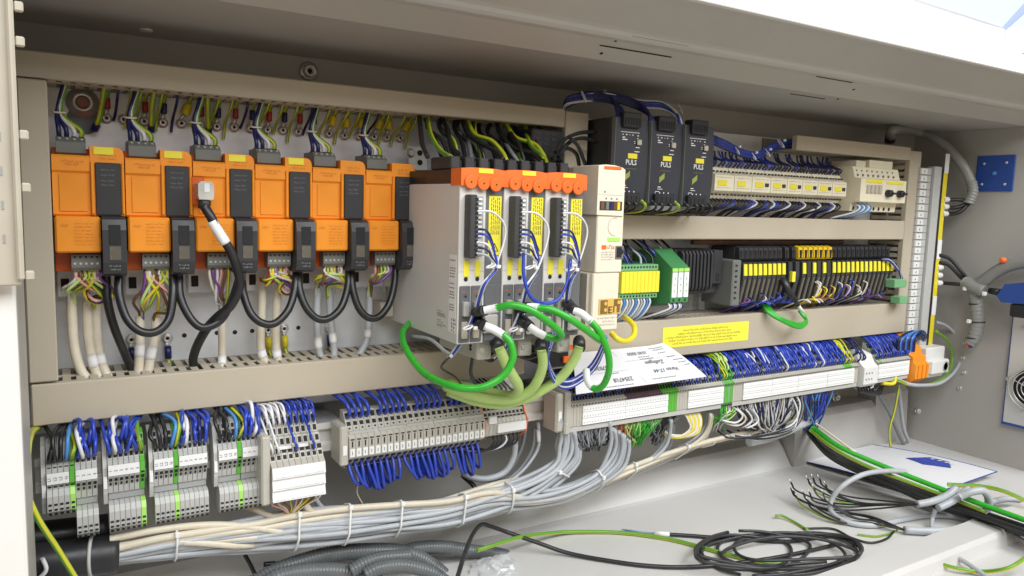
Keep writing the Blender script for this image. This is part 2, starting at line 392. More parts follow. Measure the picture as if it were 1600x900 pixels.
MB().tube([P(1330, -30, 1.58), P(1568, 45, 1.58)], .010, 6).part('glazing_bar', 'frame_pale_glow', t)
MB().tube([P(1568, 45, 1.578), P(1640, -30, 1.578)], [.018, .05], 6, flat=.3).part('glazing_bar', 'frame_blue_glow', t)
MB().tube([P(1566, 46, 1.57), P(1572, 75, 1.57)], [.035, .022], 6, flat=.3).part('glazing_bar', 'frame_pale_glow', t)
MB().tube([P(1588, 82, 1.565), P(1640, 88, 1.565)], [.002, .02], 6, flat=.3).part('glazing_bar', 'blue_plate', t)

# ================================================================ MOUNTING PLATE AND TRUNKING
pl = B(-.036, 1.50, 0, .004, .235, .648, c=.001).solo('mounting_plate', 'galv', 'galvanised steel mounting plate behind the drives', 'plate')
p = P(129, 160, 0); MB().lathe((p.x, -.0003, p.z), (0, -1, 0), [(.0165, 0), (.0165, .001), (.011, .0012), (.011, .003), (.0065, .003), (.0065, .0005)], 24).part('washer', 'steel', pl)
MB().cyl((p.x, -.0003, p.z), (0, -1, 0), .0062, .0055, 16).part('stud', 'stud', pl)
p = P(131, 187, 0); MB().cyl((p.x, -.0002, p.z), (0, -1, 0), .0165, .0006, 24).part('hole', 'drive_grey', pl)
for px, py in ((288, 524), (339, 520), (367, 519), (394, 517), (466, 512)):
    p = P(px, py, 0); MB().cyl((p.x, -.0002, p.z), (0, -1, 0), .0028, .0006, 10).part('hole', 'hole', pl)

YF = -.08
def duct(label, x0, x1, z0, z1, sides, Yf=YF, pitch=.0128, fw=.0078, cut=0):
    t = thing('wiring_duct', label, 'wiring duct', ((x0 + x1) / 2, -.04, z0), 'beige wiring ducts')
    B(x0, x1, Yf, Yf + .012, z0, z1, c=.0014).part('cover', 'duct', t)
    B(x0 + .001, x1 - .001, -.0035, -.0005, z0 + .001, z1 - .001).part('base', 'duct_in_shade', t)
    for sd in sides:
        src = None
        if sd in 'tb':
            n = int((x1 - x0) / pitch); zz = z1 - .0022 if sd == 't' else z0 + .0008
            for k in range(n):
                xx = x0 + .003 + k * pitch
                if src is None: src = B(xx, xx + fw, Yf + .0115, -.004, zz, zz + .0014).part('finger', 'duct', t); s0 = xx
                else: piece(src, (xx - s0, 0, 0))
            MB().box(x0 + .002, x1 - .002, Yf + .038, Yf + .0425, zz - .0002, zz + .0016).part('finger_rib', 'duct', t)
        else:
            n = int((z1 - z0) / pitch); xx = x1 - .0022 if sd == 'r' else x0 + .0008
            for k in range(n):
                zz = z0 + .003 + k * pitch
                if src is None: src = B(xx, xx + .0014, Yf + .0115, -.004, zz, zz + fw).part('finger', 'duct', t); s0 = zz
                else: piece(src, (0, 0, zz - s0))
            MB().box(xx - .0002, xx + .0016, Yf + .040, Yf + .0425, z0 + .002, z1 - .002).part('finger_rib', 'duct', t)
    return t
D_top = duct('long beige wiring duct over the row of earth wires', -.034, .6262, .6205, .6465, 'b')
D_left = duct('upright beige wiring duct beside the first orange drive', -.0315, -.0056, .3115, .619, 'r')
D_bot = duct('long beige wiring duct running under the orange drives', -.0305, .5700, .2655, .3095, 't')
D_div = duct('short upright beige wiring duct between black earth cables and dark power supplies', .6272, .6680, .50, .6440, '')
D_mid = duct('beige wiring duct running between the two rows of modules', .628, 1.4745, .4605, .4985, 'tb')
D_wide = duct('broad beige wiring duct carrying the yellow sticker', .600, 1.5135, .2680, .3300, 't')
D_tr = duct('short beige wiring duct above the cream motor switches', 1.1285, 1.4750, .6200, .6460, 'b')
D_right = duct('upright beige wiring duct at the end of the module rows', 1.4760, 1.5135, .3310, .6400, 'l')

# ================================================================ EARTH SCREWS WITH LUGS
spots = [(166, 185, 'red', 0), (193, 187, 0, 0), (225, 190, 'red', 0), (254, 192, 'blue', 0), (283, 193, 'yellow', 2), (312, 196, 'red', 0), (338, 198, 'blue', 0), (365, 199, 'red', 0), (391, 201, 'blue', 0), (417, 203, 'red', 0), (441, 204, 'blue', 0), (465, 206, 'red', 0), (487, 207, 'blue', 0), (513, 209, 'yellow', 1), (537, 212, 'yellow', 0), (560, 213, 'yellow', 0), (583, 214, 'yellow', 2), (603, 215, 'yellow', 0), (624, 216, 'yellow', 3)]
for i, (px, py, colr, lean) in enumerate(spots):
    p = P(px, py, 0); c = (p.x, -.0005, p.z)
    screw(c, (0, -1, 0), .0044, 'small socket screw in the row on the plate above the drives', 'earth screws in a row on the plate', washer=1.35)
    if not colr: continue
    rr = {'red': .0036, 'blue': .0036, 'yellow': .0052}[colr]
    t = thing('earth_lug', {'red': 'cable lug with a red sleeve on a yellow-green wire', 'blue': 'cable lug with a blue sleeve on a yellow-green wire', 'yellow': 'cable lug with a thick yellow sleeve on a yellow-green wire'}[colr], 'cable lug', c, 'cable lugs in the earth screw row')
    lx = .004 * lean; top = .6235
    b0 = Vector((p.x + .0003, -.006, p.z + .006)); b1 = Vector((p.x + .0008 + lx * .3, -.008, p.z + .010)); b2 = Vector((p.x + .001 + lx * .8, -.009, p.z + .022)); b3 = Vector((p.x + .002 + lx, -.022, p.z + .030)); b4 = Vector((p.x + .004 + lx, -.034, top))
    MB().tube([Vector(c) + Vector((0, -.004, .004)), b0, b1], [.0042, .0034, .0028], 8, flat=.5).part('tongue', 'steel', t)
    MB().tube([b1, b1.lerp(b2, .1), b1.lerp(b2, .9), b2], [rr * .9, rr, rr * .95, rr * .8], 10).part('sleeve', {'red': 'w_red', 'blue': 'w_navy', 'yellow': 'w_yellow'}[colr], t)
    MB().tube(cr([b2, b3, b4], 5), .0022, 8, uv=True).part('wire', 'w_earth', t, recalc=False)

random.seed(31)
for k, px in enumerate((180, 198, 214, 246, 270, 300, 330, 352, 378, 404, 430, 452, 476, 500, 526, 548, 574, 594, 614, 636)):
    p = P(px, 178 + (px - 180) * .075, -.006); e = Vector((p.x + random.uniform(.002, .008), -.034, .6235)); L = random.uniform(.006, .020)
    wire([Vector((p.x - .002, -.004, p.z - L)), Vector((p.x, -.008, p.z)), (p + e) / 2 + Vector((0, -.006, 0)), e], .0016, 'w_earth' if k % 4 else 'w_navy', ('yellow-green' if k % 4 else 'dark blue') + ' wire slipping up behind the cable lugs into the duct', group='wires behind the cable lugs')

# ================================================================ ORANGE DRIVES
X0 = -.0046; PITCH = .0671
def orange():
    t = thing('servo_inverter', 'orange', 'inverter', (X0 + .033, -.04, .42), 'row of orange servo inverters')
    x = X0
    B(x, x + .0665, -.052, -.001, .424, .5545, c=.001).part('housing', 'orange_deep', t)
    u = MB()
    u.prism([(-.052, .4835), (-.070, .4835), (-.072, .4855), (-.072, .528), (-.0745, .5305), (-.0745, .5445), (-.0725, .5465), (-.052, .5465)], 'x', x + .0002, x + .0342)
    uc = u.part('upper_cover', 'orange', t)
    B(x + .006, x + .0315, -.0731, -.0725, .4885, .5265, c=.0003).part('inset_panel', 'orange', uc)
    m = MB()
    for (a, b, c) in ((.009, .028, .539), (.012, .025, .536)): scrib(m, x + a, x + b, -.07485, c, .0022)
    m.part('print', 'orange_print', uc)
    # frame column round the dark strip, with the rounded shoulder
    pr = [(x + .0345, .4845), (x + .0662, .4845), (x + .0662, .549), (x + .0652, .5528), (x + .0625, .5557), (x + .059, .5566), (x + .0345, .5566)]
    fc = MB().prism(pr, 'y', -.0735, -.052).part('frame', 'orange', t)
    for (a, b) in ((.0347, .0378), (.0634, .0660)): B(x + a, x + b, -.0768, -.0734, .486, .5405, c=.0008).part('ridge', 'orange', fc)
    m = MB()
    for k in range(2): scrib(m, x + .043, x + .058, -.0737, .5435 + k * .0036, .0026)
    m.part('print', 'orange_print', fc)
    st = B(x + .0388, x + .0627, -.0762, -.0732, .4850, .5400, c=.0008).part('dark_strip', 'charcoal', t)
    m = MB()
    for z in (.532, .5265, .5205, .516): scrib(m, x + .044, x + .057, -.0764, z, .0017)
    m.part('print', 'ink_soft', st)
    B(x + .038, x + .0565, -.0744, -.0738, .5483, .5560, c=.0002).part('label', 'label_yellow', t)
    lc = B(x + .0008, x + .0423, -.0815, -.052, .4458, .4835, c=.0018).part('lower_cover', 'orange', t)
    m = MB()
    for k in range(7): scrib(m, x + .018, x + .035, -.0817, .4755 - k * .0036, .0018)
    scrib(m, x + .006, x + .013, -.0817, .473, .003)
    m.part('print', 'orange_print', lc)
    # black power connector with its latch
    h = MB().prism([(-.03, .484), (-.082, .484), (-.088, .481), (-.091, .47), (-.091, .436), (-.088, .424), (-.078, .4205), (-.03, .4205)], 'x', x + .0432, x + .0655).part('power_connector', 'charcoal', t)
    B(x + .0490, x + .0600, -.0915, -.0908, .4545, .4755, c=.0004).part('window', 'hole', h)
    B(x + .0490, x + .0600, -.0916, -.0908, .4385, .4530, c=.0004).part('rating_label', 'plc_lens', h)
    m = MB(); scrib(m, x + .049, x + .060, -.0914, .4315, .0018); scrib(m, x + .050, x + .059, -.0914, .428, .0018); m.part('print', 'term_grey', h)
    # grey plugs top and bottom with their screws
    tp = MB().prism([(-.02, .5468), (-.062, .5468), (-.0655, .549), (-.0655, .560), (-.056, .5655), (-.02, .5655)], 'x', x + .0045, x + .0315).part('top_plug', 'plug_grey', t)
    for k in range(4): MB().cyl((x + .008 + k * .0067, -.061, .5630), (0, -.55, .8), .0016, .0012, 10).part('terminal_screw', 'steel', tp)
    for k in range(4): B(x + .0055 + k * .0067, x + .0105 + k * .0067, -.052, -.040, .5650, .5668, c=.0004).part('wire_cage', 'hole', tp)
    bp = MB().prism([(-.02, .4455), (-.066, .4455), (-.0695, .443), (-.0695, .4295), (-.0665, .4262), (-.02, .4262)], 'x', x + .0147, x + .0418).part('bottom_plug', 'plug_grey', t)
    for k in range(5):
        MB().cyl((x + .0178 + k * .0052, -.0692, .4335), (0, -1, 0), .0013, .0011, 8).part('terminal_screw', 'steel', bp)
        B(x + .0168 + k * .0052, x + .0188 + k * .0052, -.0698, -.0693, .4395, .4415).part('test_slot', 'hole', bp)
    # earthing bracket under the unit
    B(x + .001, x + .0645, -.014, -.012, .392, .4225, c=.0006).part('shield_bracket', 'galv', t)
    B(x + .0045, x + .0125, -.0150, -.0142, .3995, .4125, c=.0002).part('bracket_cutout', 'hole', t)
    B(x + .047, x + .050, -.0158, -.0142, .384, .4160, c=.0006).part('bracket_tongue', 'steel', t)
    return t
ol = ['orange inverter beside the upright duct with yellow tag', 'orange inverter between the end unit and the unit with a grey metal plug', 'orange inverter with a metal plug and black cable on its front', 'orange inverter next to the plug-fitted one, with yellow tag', 'orange inverter without yellow tag, neighbour of the end unit', 'orange inverter without yellow tag beside the white servo drives']
o0 = orange(); o0['label'] = ol[0]; units = [o0]
for i in range(1, 6): units.append(copytree(o0, (PITCH * i, 0, 0), label=ol[i]))
for u in units[4:]:
    for ch in list(u.children):
        if ch.name.startswith('label'): bpy.data.objects.remove(ch)
OX = [X0 + PITCH * i for i in range(6)]
# metal plug on the third unit and its black cable
t = thing('signal_plug', 'silver metal plug with black collar on the third orange inverter', 'plug', P(318, 318, -.09))
a = P(306, 283, -.09); b = P(331, 312, -.09)
MB().prism([(a.x + .001, b.z), (b.x - .001, b.z), (b.x, b.z + .004), (b.x, a.z - .003), (b.x - .003, a.z), (a.x + .003, a.z), (a.x, a.z - .003), (a.x, b.z + .004)], 'y', -.105, -.076).part('shell', 'steel', t)
B(a.x - .0025, b.x - .006, -.0785, -.074, b.z - .006, a.z + .005, c=.0005).part('socket_frame', 'orange_deep', t)
B(a.x + .006, b.x - .0045, -.1056, -.1048, b.z + .008, a.z - .002, c=.0002).part('groove', 'galv', t)
MB().lathe(P(319, 322, -.098), (0.15, -.1, 1), [(.0062, -.003), (.0066, .003), (.0062, .007)], 14).part('collar', 'charcoal', t)
wire(C([(319, 322, -.1), (330, 340, -.105), (345, 368, -.105), (360, 392, -.105), (372, 425, -.104), (374, 448, -.10), (360, 478, -.094), (340, 495, -.085), (322, 515, -.07), (306, 545, -.055), (302, 568, -.045), (315, 578, -.035)]), .0052, 'w_black', 'black cable running down from the silver plug over an orange inverter', 'cable', name='cable', n=10)
MB().tube(cr(C([(331, 345, -.1055), (342, 363, -.1055), (353, 380, -.1055)]), 4), .0057, 10).solo('cable_marker', 'label_white', 'white marker sleeve on the black cable of the silver plug', 'marker sleeve')
# black loops between neighbouring power connectors
loops = [[(186, 428), (186, 460), (198, 498), (220, 518), (245, 518), (264, 498), (270, 460), (270, 428)], [(280, 428), (282, 465), (298, 498), (318, 512), (345, 500), (362, 470), (372, 440), (374, 428)],
         [(378, 440), (381, 462), (392, 490), (410, 505), (430, 505), (450, 485), (460, 455), (463, 425)], [(467, 425), (468, 452), (478, 480), (496, 498), (515, 497), (533, 480), (543, 450), (545, 420)],
         [(549, 420), (551, 450), (560, 480), (575, 496), (592, 495), (608, 475), (616, 445), (618, 418)]]
for li, L in enumerate(loops):
    n = len(L); pts = [P(x, y, -.062 - .022 * math.sin(math.pi * k / (n - 1))) for k, (x, y) in enumerate(L)]
    wire(pts, .0046, 'w_black', 'thick black cable loop joining the %s and %s orange inverter from the upright duct' % (ORD[li], ORD[li + 1]), 'cable', 'black cable loops under the orange inverters', name='cable', n=10)
wire(C([(166, 430, -.055), (168, 470, -.06), (178, 510, -.06), (192, 545, -.055), (205, 575, -.04), (212, 590, -.03)]), .0046, 'w_black', 'thick black cable dropping from the first orange inverter into the duct', 'cable', name='cable', n=10)
# sheathed cables with white markers dropping into the duct
drops = [('w_beige', .0052, [(112, 462), (113, 500), (116, 540), (125, 575), (138, 595)], None), ('w_beige', .0052, [(137, 470), (137, 510), (141, 545), (150, 580), (160, 598)], .55), ('w_beige', .0052, [(149, 470), (150, 510), (154, 545), (162, 575), (172, 595)], .55),
         ('w_beige', .0052, [(219, 495), (219, 520), (218, 550), (216, 590)], .55), ('w_beige', .0052, [(244, 495), (243, 520), (236, 555), (230, 590)], .5), ('w_beige', .0048, [(347, 480), (347, 520), (347, 560), (347, 580)], .6),
         ('w_beige', .0052, [(410, 440), (409, 490), (407, 530), (410, 555), (420, 575)], .65), ('w_beige', .0052, [(434, 445), (432, 490), (431, 530), (433, 555), (439, 575)], .65),
         ('w_grey', .0046, [(496, 450), (495, 490), (496, 520), (499, 550), (505, 565)], .55), ('w_grey', .0046, [(515, 450), (516, 490), (519, 520), (522, 545), (522, 562)], .5), ('w_grey', .0046, [(576, 450), (577, 480), (575, 515), (572, 535), (558, 560)], .5)]
for di, (m, r, L, fr) in enumerate(drops):
    n = len(L); pts = cr([P(x, y, -.03 - .016 * (k / (n - 1))) for k, (x, y) in enumerate(L)], 5)
    lab = '%s sheathed cable%s below the %s orange inverter from the upright duct' % (m[2:], ' with white sleeve' if fr else ' without sleeve', ORD[(0, 0, 0, 1, 1, 2, 3, 3, 4, 4, 5)[di]])
    t = thing('sheathed_cable', lab, 'cable', pts[-1], 'sheathed cables under the orange inverters')
    MB().tube(pts, r, 10).part('sheath', m, t, recalc=False)
    if fr:
        k = int(len(pts) * fr); MB().tube(pts[k:k + 4], r * 1.07, 10).part('marker_sleeve', 'label_white', t, recalc=False)
# coloured cores between plugs and sheaths
cores = [((113, 420), (112, 462)), ((137, 420), (149, 470)), ((229, 418), (219, 495)), ((238, 418), (244, 495)), ((336, 415), (347, 480)), ((425, 415), (410, 440)), ((428, 415), (434, 445)), ((518, 412), (496, 450)), ((520, 412), (515, 450)), ((596, 410), (576, 450))]
cc = ['w_white', 'w_yellow', 'w_lime', 'w_pink', 'w_beige', 'w_brown', 'w_violet', 'w_earth']
cn = {'w_white': 'white', 'w_yellow': 'yellow', 'w_lime': 'light green', 'w_pink': 'pink', 'w_beige': 'beige', 'w_brown': 'brown', 'w_violet': 'violet', 'w_earth': 'yellow-green'}
for gi, ((ax, ay), (bx, by)) in enumerate(cores):
    u = [0, 0, 1, 1, 2, 3, 3, 4, 4, 5][gi]; half = gi in (1, 3, 6, 8)
    for k in range(6):
        m = cc[(gi * 3 + k * 2 + (k > 2)) % len(cc)] if gi not in (5,) else ['w_red', 'w_yellow', 'w_white', 'w_earth', 'w_red', 'w_beige'][k]
        s = Vector((OX[u] + .0178 + .0042 * (k + (.3 if half else 0)) + .0008 * half, -.060, .4265)); e = P(bx, by, -.034) + Vector((random.uniform(-.003, .003), random.uniform(-.003, .003), 0))
        sw = random.uniform(-.008, .008) + (.012 if half else -.004); drop = random.uniform(.5, .8)
        mid = s.lerp(e, drop) + Vector((sw, -.012 + random.uniform(-.004, .004), random.uniform(-.008, .004)))
        nm = cn.get(m, 'red')
        wire([s, s + Vector((0, -.002, -.010)), mid, e + Vector((0, -.002, .004)), e + Vector((0, .002, -.012))], .0017, m, '%s core wire fanning out below the %s orange inverter from the upright duct' % (nm, ORD[u]), group='core wires under the orange inverters')
for (cx, cy, rr) in ((153, 455, .0135), (447, 448, .010)):   # coiled spare cores
    c = P(cx, cy, -.045)
    for k in range(3):
        pts = [c + Vector((math.cos(a) * (rr - .002 * k), -.006 + .004 * math.sin(a * 2 + k), math.sin(a) * (rr * .95 - .0015 * k))) for a in [math.pi * 2 * j / 18 + .6 for j in range(18)]]
        MB().tube(pts, .0018, 6, closed=True).solo('wire', ['w_yellow', 'w_navy', 'w_pink'][k], ['yellow', 'dark blue', 'pink'][k] + ' spare core wire coiled in a ring beside the black cable', 'wire', 'coiled spare cores', recalc=False)
# top supply wires into the grey plugs
for i in range(6):
    x = OX[i]
    for k, m in enumerate(('w_navy', 'w_navy', 'w_white', 'w_earth')):
        e = Vector((x + .008 + .0067 * k, -.046, .5655)); q = Vector((x + .007 + .0012 * k, -.040, .592)); s = Vector((x + .016 + .001 * k, -.036, .624))
        if i == 0: s.x = x + .014 + .001 * k; q.x = x + .007 + .001 * k
        wire([e, e + Vector((-.0005, -.001, .009)), q, s], .0024, m, {'w_navy': 'dark blue', 'w_white': 'white', 'w_earth': 'yellow-green'}[m] + ' wire into the top plug of the %s orange inverter from the upright duct' % ORD[i], group='supply wires above the orange inverters')
    c = Vector((x + .0085, -.040, .592)); pts = [c + Vector((math.cos(a) * .0062, math.sin(a) * .0045, math.sin(a) * .001)) for a in [math.pi * 2 * j / 14 for j in range(14)]]
    MB().tube(pts, .0011, 6, closed=True, flat=1.3).solo('cable_tie', 'w_beige', 'beige tie round the supply wires of the %s orange inverter from the upright duct' % ORD[i], 'cable tie', 'ties on the supply wires', recalc=False)
# two lugs on long wires beside the first units, screws and lugs on the plate below
for (pts, lab) in (([(164, 132), (160, 160), (154, 188), (147, 203)], 'yellow-green wire with dark blue sleeve reaching past the plate hole'), ([(242, 140), (238, 165), (237, 190), (236, 205)], 'yellow-green wire with dark blue sleeve beside the second grey plug'), ([(325, 148), (325, 175), (326, 195), (326, 208)], 'yellow-green wire with dark blue sleeve beside the third grey plug')):
    w = cr([P(x, y, -.03 + .02 * k / 3) for k, (x, y) in enumerate(pts)], 5); t = thing('earth_wire', lab, 'wire', w[-1])
    MB().tube(w[:-3], .003, 8, uv=True).part('sheath', 'w_earth', t, recalc=False); MB().tube(w[-4:], .0042, 8).part('sleeve', 'w_navy', t, recalc=False)
for px, py, m in ((205, 530, 'blue'), (261, 528, 'blue'), (418, 515, 'yellow'), (443, 513, 'yellow'), (513, 512, 'blue')):
    p = P(px, py, 0); screw((p.x, -.0005, p.z), (0, -1, 0), .0048, 'socket screw holding a lug low on the plate', 'screws low on the plate', washer=1.3)
    t = thing('earth_lug', 'cable lug with %s sleeve pointing down to the duct' % ('dark blue' if m == 'blue' else 'yellow'), 'cable lug', p, 'lugs low on the plate')
    MB().tube([p + Vector((0, -.005, -.004)), p + Vector((0, -.006, -.010))], [.0042, .003], 8, flat=.5).part('tongue', 'steel', t)
    MB().tube([p + Vector((0, -.006, -.009)), p + Vector((0, -.008, -.024))], .0040, 10).part('sleeve', 'w_navy' if m == 'blue' else 'w_yellow', t)
    MB().tube(cr([p + Vector((0, -.008, -.024)), p + Vector((.002, -.012, -.034)), p + Vector((.004, -.02, -.05))], 4), .0024, 8, uv=True).part('wire', 'w_earth', t, recalc=False)

# ================================================================ WHITE SERVO DRIVES
DX = .3888; DP = .0582
def dz(py): return .5302 - .000733 * (py - 287)
def dx(px): return DX + (px - 720) * (.0585 / 68.5)
def drive():
    t = thing('servo_drive', 'x', 'servo drive', (DX + .029, -.11, .346), 'row of white servo drives')
    cs = B(DX, DX + .0342, -.2185, -.001, .346, .5305, c=.0008).part('casing', 'drive_white', t)
    gc = B(DX + .0343, DX + .0578, -.2165, -.001, .346, .5300, c=.0008).part('side_module', 'drive_grey', t)
    B(DX + .001, DX + .0576, -.196, -.03, .5306, .5475, c=.001).part('heat_sink', 'black', t)
    # orange terminal cap with three round covers
    cp = MB().prism([(DX - .0006, .5285), (DX + .0580, .5285), (DX + .0580, .5468), (DX + .045, .5484), (DX + .030, .5491), (DX + .012, .5488), (DX - .0006, .5478)], 'y', -.2225, -.1965).part('terminal_cap', 'orange_cap', t)
    for k in range(3):
        c = (dx(733) + k * .0163, -.2224, .5325 - .0010 * k)
        d = MB().lathe(c, (0, -1, 0), [(.0079, 0), (.0079, .0020), (.0071, .0027)], 22).part('round_cover', 'orange_cap', t)
        MB().cyl((c[0], -.2250, c[2]), (0, -1, 0), .0011, .0004, 8).part('hole', 'hole', d)
    B(dx(745), dx(767), -.2232, -.2226, .5430, .5482).part('label', 'label_yellow', t)
    # black pluggable strip with its wire entries
    st = B(dx(727), dx(738), -.2330, -.2186, dz(401), dz(303), c=.0012).part('terminal_strip', 'plc', t)
    tb = B(dx(738) + .0002, dx(752), -.2255, -.2186, dz(399), dz(305), c=.0008).part('clamp_row', 'term_grey', t)
    e0 = None; s0 = None
    for k in range(13):
        z = dz(310 + k * 7.1)
        if e0 is None:
            e0 = B(dx(735), dx(738) + .001, -.2336, -.2326, z - .0016, z + .0016).part('entry', 'hole', st); s0 = B(dx(741), dx(749), -.2275, -.2254, z - .0013, z + .0013, c=.0004).part('lever', 'white_plastic', tb); zz = z
        else: piece(e0, (0, 0, z - zz)); piece(s0, (0, 0, z - zz))
    yl = B(dx(765.5), dx(785), -.2174, -.2166, dz(398), dz(304)).part('warning_label', 'label_yellow', t)
    m = MB(); x = dx(769)
    for k in range(5):
        z = dz(365)
        while z < dz(310):
            h = random.uniform(.002, .006); m.quad((x, -.2176, z), (x + .0008, -.2176, z), (x + .0008, -.2176, z + h), (x, -.2176, z + h)); z += h + .0012
        x += .0026
    tri = [(dx(769), dz(392)), (dx(782), dz(392)), (dx(775.5), dz(378))]; inn = [(dx(771), dz(390.8)), (dx(780), dz(390.8)), (dx(775.5), dz(381))]
    for i in range(3):
        j = (i + 1) % 3; m.quad(*[(a, -.2176, b) for a, b in (tri[i], tri[j], inn[j], inn[i])])
    m.quad((dx(775), -.2176, dz(389.5)), (dx(776.2), -.2176, dz(389.5)), (dx(776.2), -.2176, dz(384)), (dx(775), -.2176, dz(384)))
    m.part('print', 'ink', yl)
    nl = B(dx(771), dx(783), -.2174, -.2166, dz(419), dz(400)).part('module_label', 'label_white', t)
    text('AC114', .0042, (dx(777), -.2176, dz(405)), 'ink_soft', nl); m = MB(); scrib(m, dx(772), dx(781), -.2176, dz(414), .002); m.part('print', 'ink_soft', nl)
    for a in (727.5, 745):
        l = B(dx(a), dx(a + 8.5), -.2192, -.2186, dz(431), dz(406)).part('label', 'label_yellow', t)
        MB().cyl((dx(a + 4), -.2186, dz(435)), (0, -1, 0), .0026, .0006, 12).part('screw_hole', 'hole', t)
    m = MB(); scrib(m, dx(722), dx(727), -.2187, dz(424), .0014); scrib(m, dx(737), dx(744), -.2187, dz(422), .0014); scrib(m, dx(754), dx(760), -.2187, dz(424), .0014); m.part('print', 'ink_soft', cs)
    m = MB(); scrib(m, dx(729), dx(737), -.2187, dz(296), .002); scrib(m, dx(745), dx(752), -.2187, dz(297), .002); m.part('print', 'w_pink', cs)
    for (a, b, yf) in ((722, 738.5, -.2199), (739.5, 757, -.2199), (761, 779, -.2176)):
        lp = B(dx(a), dx(b), yf, yf + .0028, dz(536), dz(445.5), c=.0010).part('plug_in_module', 'drive_grey', t)
        if a < 760:
            m = MB(); scrib(m, dx(a + 4), dx(b - 4), yf - .0002, dz(456), .0024); m.part('print', 'w_orange', lp)
            MB().cyl((dx(a + 9), yf, dz(462)), (0, -1, 0), .0014, .0006, 10).part('indicator', 'hole', lp)
            B(dx(a + 3.5), dx(a + 12), yf - .006, yf + .0005, dz(493), dz(470), c=.0010).part('socket', 'steel', lp)
            B(dx(a + 3), dx(a + 12), yf - .003, yf + .0005, dz(529), dz(502), c=.0008).part('socket', 'cream_shade', lp)
    for k in range(3):
        xx = DX + .002 + k * .0190; c = B(xx, xx + .0125, -.190, -.135, .5478, .5625, c=.0012).part('top_connector', 'charcoal', t)
        B(xx + .0127, xx + .0165, -.186, -.14, .5478, .5585, c=.0006).part('connector_key', 'hole', c)
    # motor connector block underneath
    B(DX + .034, DX + .054, -.206, -.10, .322, .3458, c=.002).part('shield_clamp', 'term_cream', t)
    MB().cyl((DX + .040, -.2058, .334), (0, -1, 0), .003, .002, 10).part('clamp_screw', 'steel', t)
    return t
dlab = ['white servo drive beside the orange inverters, its printed side showing', 'white servo drive standing between two other white servo drives', 'white servo drive next to the narrow cream module']
d0 = drive(); d0['label'] = dlab[0]; drives = [d0] + [copytree(d0, (DP * i, 0, 0), label=dlab[i]) for i in (1, 2)]
# rating labels on the exposed flank of the first drive
m = MB(); xx = DX - .0003
def flank(y0, y1, z, h, mi=0):
    y = y0
    while y > y1:
        w = random.uniform(.002, .007); m.quad((xx, y, z), (xx, max(y - w, y1), z), (xx, max(y - w, y1), z + h), (xx, y, z + h), mi); y -= w + .0012
fl1 = B(DX - .00025, DX + .0005, -.214, -.196, .358, .449).part('rating_label', 'label_white', d0)
for z in (.442, .433, .430, .4265, .423, .415, .410, .405, .402, .3985, .390, .387, .384): flank(-.1975, -.210 if z < .43 else -.2125, z, .0014)
fl2 = B(DX - .00025, DX + .0005, -.196, -.165, .358, .384).part('type_label', 'drive_white', d0)
for z, e in ((.379, -.178), (.3745, -.188), (.3725, -.188), (.368, -.176), (.3655, -.182), (.3625, -.19), (.3605, -.18)): flank(-.166, e, z, .001)
for k in range(14):
    y = -.166 - k * .0014; m.quad((xx, y, .3745), (xx, y - .0007, .3745), (xx, y - .0007, .3775), (xx, y, .3775))
for (y, z) in ((-.203, .372), (-.208, .372), (-.212, .372), (-.204, .364), (-.209, .363)): flank(y, y - .003, z, .003); flank(y, y - .003, z - .004, .002)
m.part('print', 'ink_soft', d0)
B(DX - .020, DX - .001, -.03, -.001, .352, .372, c=.001).part('mounting_foot', 'cream_shade', d0)
# wire harness on each drive
for i in range(3):
    ox = DP * i
    for k, (m_, zs) in enumerate((('w_white', 328), ('w_navy', 356), ('w_blue', 363), ('w_white', 376), ('w_navy', 384), ('w_grey', 393))):
        s = Vector((dx(738) + ox, -.2335, dz(zs))); j = random.uniform(-.0015, .0015)
        pts = [s, s + Vector((.006 + (.012 if k == 0 else .003), -.007, -.002)), Vector((dx((779 if k == 0 else 762) - k) + ox, -.238 + j, dz((zs + 405) / 2 + (-8 if k == 0 else 4)))), Vector((dx(762 + k * .7) + ox, -.240 + j, dz(416)))]
        L = [[(757, 445), (745, 485), (730, 520), (712, 548), (703, 558)], [(824, 450), (814, 490), (800, 520), (790, 545), (775, 560)], [(892, 440), (886, 475), (878, 500), (868, 520), (858, 545)]][i]
        pts += [P(x + (k - 4) * .9, y + (k % 3) * .8, -.243 + (q * .012) + j) for q, (x, y) in enumerate(L)]
        wire(pts, .0013, m_, '%s control wire of the %s' % ({'w_white': 'white', 'w_grey': 'grey', 'w_navy': 'dark blue', 'w_blue': 'blue'}[m_], ['servo drive with the printed side', 'middle servo drive', 'servo drive next to the cream module'][i]), group='control wires in front of the servo drives')
for (px, py, r_) in ((767, 416, 6), (827, 418, 6), (890, 421, 6), (731, 512, 7), (802, 515, 6)):
    c = P(px, py, -.241); pts = [c + Vector((math.cos(a) * .0052, math.sin(a) * .0046, .002 * math.cos(a))) for a in [math.pi * 2 * j / 16 for j in range(16)]]
    t = thing('cable_tie', 'white tie round the control wires of a servo drive', 'cable tie', c, 'ties on the drive harnesses')
    MB().tube(pts, .0010, 6, closed=True).part('band', 'cable_tie', t, recalc=False); B(c.x + .004, c.x + .009, c.y - .008, c.y - .004, c.z - .002, c.z + .002, c=.0006).part('head', 'cable_tie', t)
